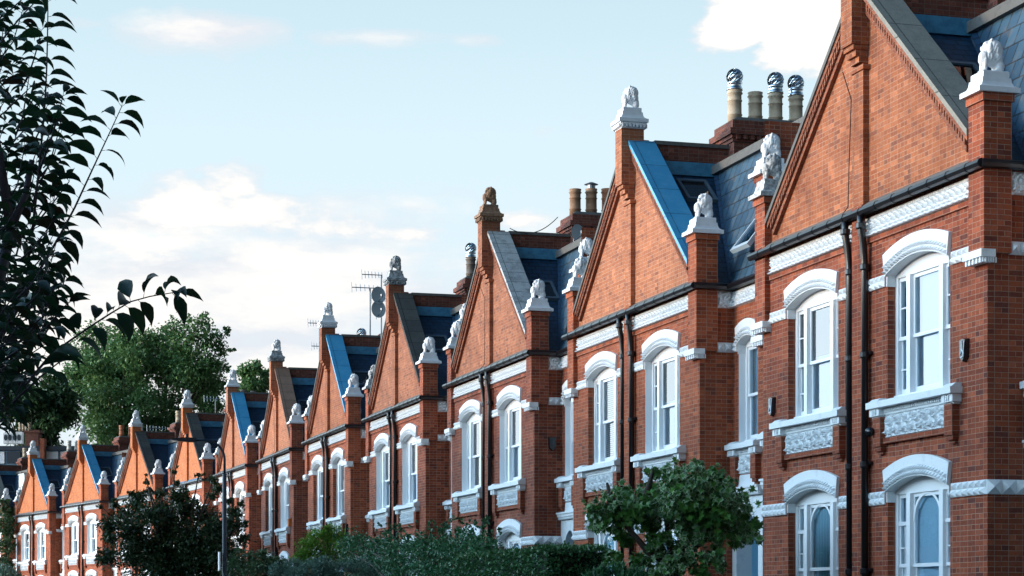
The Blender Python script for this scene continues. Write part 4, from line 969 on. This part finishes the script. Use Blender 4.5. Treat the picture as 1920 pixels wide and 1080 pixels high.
# ------------------------------------------------------------------ foreground cherry branches
def cherry():
    rg = random.Random(77); base = Vector((-4.4, 5.6, 0)); t = empty('cherry_tree', base)
    Lf = MB(); Lf.sm = True; Br = MB(); Br.sm = True
    def leaf(p, d0, Lh, bend, wid=.43, fold=.5):
        d = Vector(d0).normalized(); n = 7; c = p.copy(); vs = []; ws = [.0, .55, .95, 1.0, .82, .52, .22, 0]
        side = d.cross(Vector((0,0,1))).normalized(); rl = rg.choice((-1, 1))*rg.uniform(.25, .95)
        pet = d*.012; Br.tube([p, p+pet], .0009, 3); c = p+pet
        for i in range(n+1):
            up = side.cross(d).normalized(); sd = (side*math.cos(rl)+up*math.sin(rl)); u2 = (up*math.cos(rl)-side*math.sin(rl)); w = ws[i]*Lh*wid/2*(1+.10*(i % 2))
            vs += [c+sd*w*math.cos(fold)+u2*w*math.sin(fold), c, c-sd*w*math.cos(fold)+u2*w*math.sin(fold)]
            d = (Matrix.Rotation(-bend/n, 3, side) @ d).normalized() if True else d; c = c+d*Lh/n
        fs = []
        for i in range(n): a = 3*i; fs += [(a, a+3, a+4, a+1), (a+1, a+4, a+5, a+2)]
        Lf.add(vs, fs)
    def stem(pts, d, sp=.036, Lh=.086, th=.0045, skip=.0, lr=1.0, both=True):
        P = [at(x, y, d+dd) for x, y, dd in [(q+(0,))[:3] for q in pts]]
        # resample
        Q = [];
        for a, b in zip(P[:-1], P[1:]):
            k = max(2, int((b-a).length/.009))
            for i in range(k): Q.append(a.lerp(b, i/k))
        Q.append(P[-1]); 
        for _ in range(4): Q = [Q[0]]+[(Q[i-1]+Q[i]*2+Q[i+1])/4 for i in range(1, len(Q)-1)]+[Q[-1]]
        Br.tube(Q[::6]+[Q[-1]], [th*(1-.75*i/len(Q[::6])) for i in range(len(Q[::6])+1)], 5)
        acc = skip; s = 1
        for a, b in zip(Q[:-1], Q[1:]):
            acc += (b-a).length
            if acc > sp:
                acc = rg.uniform(-.006, .006); s = -s; tdir = (b-a).normalized()
                out_ = RT*s*lr+FW*rg.uniform(-.8, .8); out_ = (out_-tdir*out_.dot(tdir)).normalized(); dirn = out_+tdir*rg.uniform(.15, .6)+Vector((0,0,rg.uniform(.0, .35)))
                leaf(a, dirn, Lh*rg.uniform(.8, 1.15), rg.uniform(.9, 1.5), fold=rg.uniform(.3, .8))
        for _ in range(3): leaf(Q[-1], (Q[-1]-Q[-3])+RT*rg.uniform(-.03, .03)+FW*rg.uniform(-.03,.03), Lh*rg.uniform(.6, .9), rg.uniform(.6, 1.2))
    stem([(60,440), (72,330), (84,200), (88,120), (90,20), (88,-60)], 6.2, .018)
    stem([(70,330), (100,250), (118,180)], 6.1, .018)
    stem([(40,560,.1), (90,480), (135,400), (172,320), (205,250), (228,200)], 6.0, .017, th=.005)
    stem([(50,720,-.1), (95,665), (150,625), (200,592), (250,562), (300,552), (330,548)], 5.6, .017, .094, .0042)
    stem([(-40,60), (20,20), (60,-20)], 6.4, .03); stem([(-40,140), (0,80), (40,30), (70,0)], 6.3, .028)
    stem([(10,470), (60,430), (100,380), (130,340)], 6.3, .03); stem([(0,620), (50,560), (90,540), (115,530)], 6.1, .03)
    stem([(0,680), (60,640), (100,600), (125,570)], 5.9, .03); stem([(20,760), (60,720), (95,690), (110,680)], 5.8, .03)
    for i in range(185):
        y0 = 100+730*rg.random()**.6; xm = np.interp(y0, [100, 200, 300, 420, 520, 640, 740, 800, 840], [60, 105, 120, 100, 105, 110, 70, 30, 10])
        x0 = -90+(xm+60)*rg.random()**1.15; dd = rg.uniform(-.7, 1.1); dx = rg.uniform(10, 70); x1 = min(x0+dx, xm)
        stem([(x0, y0), ((x0+x1)/2, y0-rg.uniform(10, 40)), (x1, y0-rg.uniform(20, 110))], 6.2+dd, .026, .066, .003)
    for a, b, r0 in (((-300, 1300), (-60, 700), .05), ((-60, 700), (20, 430), .02), ((-60, 700), (50, 720), .015), ((20, 430), (60, 300), .010), ((-60, 700), (40, 560), .014), ((20,430),(-40,140),.012)):
        Br.tube([at(*a, 6.1), at((a[0]+b[0])/2+8, (a[1]+b[1])/2, 6.15), at(*b, 6.15)], [r0*1.3, r0, r0*.8], 8)
    tr = at(-300, 1300, 6.1); Br.tube([base, base.lerp(tr, .5)+Vector((-.05, 0, .1)), tr], [.12, .09, .065], 10)
    Lf.v = [tuple(Vector(v)-base) for v in Lf.v]; Br.v = [tuple(Vector(v)-base) for v in Br.v]
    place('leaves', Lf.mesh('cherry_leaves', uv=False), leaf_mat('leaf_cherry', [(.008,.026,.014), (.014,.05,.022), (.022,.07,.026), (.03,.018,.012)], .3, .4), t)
    place('branches', Br.mesh('cherry_branches', uv=False), plain('twig_bark', (.05,.04,.05), .7), t); tag(t, 'dark cherry tree with drooping pointed leaves, close by at the left edge', 'tree')
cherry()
# ------------------------------------------------------------------ buildings beyond the terrace, far left
BLU = stone_mat('blue_cladding', (.26,.42,.56), (.2,.34,.48), .5, .5, .4); PANEL = plain('white_cladding', (.85,.87,.9), .5); DARKP = plain('dark_cladding', (.02,.03,.045), .4)
def farbox(name, px0, px1, py0, py1, d, depth, m, parent, base):
    a, b = at(px0, py1, d), at(px1, py0, d); mb = MB(); z0, z1 = a.z, b.z; u = (Vector((b.x, b.y, 0))-Vector((a.x, a.y, 0)))
    w = FW*depth; q = [Vector((a.x, a.y, 0)), Vector((a.x, a.y, 0))+u, Vector((a.x, a.y, 0))+u+w, Vector((a.x, a.y, 0))+w]
    mb.add([(p.x-base.x, p.y-base.y, z0) for p in q]+[(p.x-base.x, p.y-base.y, z1) for p in q], [(0,3,2,1), (4,5,6,7), (0,1,5,4), (1,2,6,5), (2,3,7,6), (3,0,4,7)])
    return place(name, mb.mesh(name), m, parent)
base = gb(60, 176); bh = empty('penthouse_building', base); D0 = 176
farbox('wall', -60, 232, 905, 1180, D0, 12, BR, bh, base); farbox('roof_storey', -60, 205, 844, 905, D0+.6, 10, BLU, bh, base); farbox('roof', -62, 206, 836, 844, D0+.2, 11, DARKP, bh, base)
farbox('dark_bay', 13, 38, 847, 868, D0+.3, .5, DARKP, bh, base)
for a, b in ((-20, 8), (44, 62), (81, 109), (111, 120), (122, 150)):
    w = farbox('window', a, b, 847, 862 if a == 44 else 869, D0+.4, .5, PANEL, bh, base); farbox('frame', a-1, a, 846, 870, D0+.25, .5, DARKP, w, base)
farbox('terrace_wall', 34, 60, 861, 875, D0-1, .6, BRD, bh, base); farbox('pier', 75, 83, 822, 862, D0-.5, .8, BR, bh, base)
st = farbox('chimney', 47, 72, 810, 838, D0+2, 1.2, BRD, bh, base); farbox('chimney_band', 44, 74, 806, 811, D0+1.9, 1.4, BRD, st, base)
for i in range(4): 
    p = at(38+i*5.5, 808, D0+2)-base; place('chimney_pot', cached('pottall', b_pot('tall')), CLAY, st, p, scale=(.9, .9, .9))
tag(bh, 'pale blue penthouse block with a brick chimney behind the far end of the terrace', 'building')
for i, x in enumerate((12, 20, 29, 37)):
    p = at(x-1, 832, 174); t = empty('air_conditioner', p, -TH); mb = MB(); mb.box(-.16, .30, -.2, .35, 0, .88+.1*i/3); place('case', mb.mesh('ac_case'), WHF, t)
    mb = MB(); mb.prism([(.03+.15*math.cos(2*math.pi*k/14), .5+.26*math.sin(2*math.pi*k/14)) for k in range(14)], 'y', -.23, -.2); place('fan_grille', mb.mesh('fan'), DARKP, t)
    tag(t, '%s of the four white air conditioning units on the far roof, counting from the left' % ('first', 'second', 'third', 'fourth')[i], 'air conditioner', 'air conditioning units')
# ------------------------------------------------------------------ terrace across the street: it shades the lower walls and shows in the panes
def opp(i, y0):
    h = empty('opposite_house', (-8, y0, 0)); W = 9.0
    mb = MB(); wall_panel(mb, 0, 0, W-.02, 0, 7.0, [(2.2, dict(w=1.6, zb=1.2, zs=3, rise=.2)), (6.6, dict(w=1.6, zb=1.2, zs=3, rise=.2)), (2.2, dict(w=1.6, zb=4.2, zs=6.0, rise=.2)), (6.6, dict(w=1.6, zb=4.2, zs=6.0, rise=.2))], .3)
    if 'opp_wall' not in CACHE:
        m2 = MB(); 
        for f in mb.f: m2.f.append(f[::-1]); m2.m.append(0); m2.smooth.append(False)
        m2.v = [(-x, y, z) for x, y, z in mb.v]; m2.box(-9, -.25, 0, W-.02, 0, 7.0, 'e'); m2.box(-.28, -.24, 0, W-.02, 0, 7); CACHE['opp_wall'] = m2.mesh('opp_wall')
    place('wall', CACHE['opp_wall'], BR, h)
    place('roof', cached('opp_roof', lambda mb: mb.prism([(.3, 6.98), (-4.5, 9.9), (-9.3, 6.98)], 'y', 0, W)), SLATE, h)
    place('chimney', cached('opp_chim', lambda mb: (mb.box(-5.6, -3.6, -.35, .35, 8, 10.9), mb.box(-5.7, -3.5, -.45, .45, 10.6, 10.75))), BRD, h)
    c = h.children[-1] if h.children else None
    for k in range(4): place('chimney_pot', cached('pottall', b_pot('tall')), CLAY, h, (-5.3+k*.45, 0, 10.9))
    tag(h, 'plain brick house across the street, facing the terrace', 'house', 'houses across the street')
for i in range(12): opp(i, -12+9*i)
# ------------------------------------------------------------------ ground
def sheet(name, x0, x1, y0, y1, z, m):
    mb = MB(); mb.quad((x0, y0, z), (x1, y0, z), (x1, y1, z), (x0, y1, z)); o = place(name, mb.mesh(name), m); o['kind'] = 'structure'; return o
GR = stone_mat('earth', (.09,.085,.06), (.05,.06,.03), .95, .6); ASP = stone_mat('asphalt', (.05,.05,.052), (.035,.035,.037), .9, 3); PAV = stone_mat('paving', (.22,.21,.2), (.15,.15,.14), .9, 1.5)
sheet('ground', -900, 900, -300, 1400, -.01, GR); sheet('road', .8, 7.2, -60, 120, .004, ASP)
for a, b in ((-1.8, .8), (7.2, 9.6)):
    mb = MB(); mb.box(a, b, -60, 92, -.02, .125, 'b'); o = place('pavement', mb.mesh('pavement'), PAV); o['kind'] = 'structure'
# ------------------------------------------------------------------ world, sun, camera
SUN_EL, SUN_AZ = R(6.5), R(-82)        # azimuth from +Y, negative towards -X
world = bpy.data.worlds.new('World'); scene.world = world; world.use_nodes = True; nt = world.node_tree; nt.nodes.clear()
out = N(nt, 'ShaderNodeOutputWorld'); bgd = N(nt, 'ShaderNodeBackground'); L(nt, bgd.outputs[0], out.inputs[0])
sky = N(nt, 'ShaderNodeTexSky', sky_type='NISHITA'); sky.sun_disc = False; sky.sun_elevation = SUN_EL; sky.sun_rotation = SUN_AZ; sky.air_density = 1.2; sky.dust_density = .6; sky.ozone_density = 3
tc = N(nt, 'ShaderNodeTexCoord'); D = tc.outputs['Generated']
def dot(v): n = N(nt, 'ShaderNodeVectorMath', operation='DOT_PRODUCT'); L(nt, D, n.inputs[0]); n.inputs[1].default_value = v; return n.outputs['Value']
def ma(op, a, b=None, c=None):
    n = N(nt, 'ShaderNodeMath', operation=op)
    for i, v in enumerate((a, b, c)):
        if v is None: continue
        if isinstance(v, (int, float)): n.inputs[i].default_value = v
        else: L(nt, v, n.inputs[i])
    return n.outputs[0]
# noise in direction space, flattened vertically
mp = N(nt, 'ShaderNodeMapping'); mp.inputs['Scale'].default_value = (1, 1, 2.3); L(nt, D, mp.inputs[0])
n1 = noise_n(nt, 9, 9, mp.outputs[0], .55); n2 = noise_n(nt, 26, 7, mp.outputs[0], .6); n3 = noise_n(nt, 60, 6, mp.outputs[0], .6)
rt_, up_ = dot(tuple(RT)), dot((0,0,1))
def cmask(lst, pw):
    mask = None
    for px, py, rx, ry, st in lst:
        v = Vector(((px-960)/F, 1, (YH-py)/F)).normalized()
        a = ma('DIVIDE', ma('SUBTRACT', rt_, v.x), rx/F); b = ma('DIVIDE', ma('SUBTRACT', up_, v.z), ry/F)
        g = ma('MULTIPLY', ma('EXPONENT', ma('MULTIPLY', ma('ADD', ma('MULTIPLY', a, a), ma('MULTIPLY', b, b)), -pw)), st)
        mask = g if mask is None else ma('MAXIMUM', mask, g)
    return mask
soft = cmask(((300, 450, 300, 95, .85), (700, 400, 260, 60, .66), (480, 540, 650, 150, .95), (1000, 430, 150, 50, .6), (360, 55, 190, 40, .85), (700, 68, 170, 20, .6), (150, 620, 420, 150, .95), (500, 700, 620, 130, .9), (1020, 250, 40, 20, .5), (890, 75, 60, 14, .55), (170, 45, 70, 18, .5)), .9)
hard = cmask(((1500, -10, 170, 120, 1.25), (1385, 50, 90, 62, 1.05), (1470, 100, 90, 50, 1.0), (1560, 60, 120, 90, 1.2) ), 1.0)
hardl = cmask(((435, 345, 80, 50, .95), (350, 390, 140, 60, 1.05), (480, 405, 170, 55, 1.0), (620, 425, 160, 45, .9), (260, 460, 220, 60, .9), (520, 480, 300, 50, .8), (800, 440, 160, 35, .7), (760, 400, 140, 22, .6), (980, 418, 120, 28, .8), (430, 560, 260, 40, .65), (250, 620, 180, 40, .6)), 1.0)
mp2 = N(nt, 'ShaderNodeMapping'); mp2.inputs['Scale'].default_value = (1, 1, 3.6); mp2.inputs['Location'].default_value = (.37, .11, .2); L(nt, D, mp2.inputs[0]); n0 = noise_n(nt, 13, 10, mp2.outputs[0], .62)
fl = ma('ADD', ma('ADD', ma('MULTIPLY', ma('SUBTRACT', n1, .5), .9), ma('MULTIPLY', ma('SUBTRACT', n2, .5), .8)), ma('MULTIPLY', ma('SUBTRACT', n3, .5), .35))
dsoft = ramp(nt, ma('ADD', soft, fl), .34, .82); dhard = ramp(nt, ma('ADD', hard, ma('MULTIPLY', fl, 1.35)), .44, .62)
dl = ramp(nt, ma('ADD', hardl, ma('MULTIPLY', fl, 1.7)), .42, .80); dens = ma('MAXIMUM', ma('MAXIMUM', dsoft, dhard), dl)
thick = ma('MAXIMUM', ramp(nt, ma('ADD', ma('MULTIPLY', soft, .45), ma('ADD', n0, ma('MULTIPLY', fl, .35))), .72, .98), ramp(nt, ma('ADD', hard, ma('MULTIPLY', fl, 1.2)), .46, .7)); thick = ma('MAXIMUM', thick, ramp(nt, ma('ADD', hardl, ma('MULTIPLY', fl, 1.9)), .55, .95))
SKYS = .15
base = N(nt, 'ShaderNodeVectorMath', operation='SCALE'); L(nt, sky.outputs[0], base.inputs[0]); base.inputs[3].default_value = SKYS
elev = ramp(nt, up_, .0, .30)
low = mixc(nt, elev, (.86, .93, .98), (.68, .90, 1.0))
skyc = mixc(nt, ramp(nt, up_, .22, .7), low, base.outputs[0])
cloudc = mixc(nt, thick, (.80, .84, .90), (1.08, 1.05, 1.0))
fin0 = mixc(nt, dens, skyc, cloudc)
wst = ma('MAXIMUM', dot((-1, 0, 0)), 0); sth = ma('MAXIMUM', dot((0, -1, 0)), 0); est = ma('MAXIMUM', dot((.8, -.2, 0)), 0)
gain = ma('MULTIPLY', ma('ADD', 1, ma('MULTIPLY', ma('POWER', wst, 1.2), 9.0)), ma('SUBTRACT', 1, ma('MULTIPLY', ma('POWER', sth, .55), .93)))
fs_ = N(nt, 'ShaderNodeVectorMath', operation='SCALE'); L(nt, fin0, fs_.inputs[0]); L(nt, ma('MULTIPLY', gain, .645), fs_.inputs[3]); fin = mixc(nt, 1.0, fs_.outputs[0], mixc(nt, wst, (1, 1, 1), (.90, 1.0, 1.10)), 'MULTIPLY')
L(nt, fin, bgd.inputs[0]); bgd.inputs[1].default_value = 1.0
sun = bpy.data.lights.new('sun', 'SUN'); sun.energy = 2.35; sun.angle = R(7); sun.color = (1.0, .74, .50)
so = bpy.data.objects.new('sun', sun); C.objects.link(so)
sd = Vector((math.sin(SUN_AZ)*math.cos(SUN_EL), math.cos(SUN_AZ)*math.cos(SUN_EL), math.sin(SUN_EL))); so.rotation_euler = sd.to_track_quat('Z', 'Y').to_euler()
cam = bpy.data.cameras.new('camera'); co = bpy.data.objects.new('camera', cam); C.objects.link(co); scene.camera = co
co.location = EYE; co.rotation_euler = (R(90), 0, -TH); cam.sensor_width = 36; cam.lens = F/1920*36; cam.shift_y = (YH-540)/1920; cam.clip_end = 5000; cam.clip_start = .1
scene.view_settings.view_transform = 'Standard'; scene.view_settings.look = 'None'; scene.view_settings.exposure = .65
try: scene.cycles.max_bounces = 6; scene.cycles.transparent_max_bounces = 8
except Exception: pass
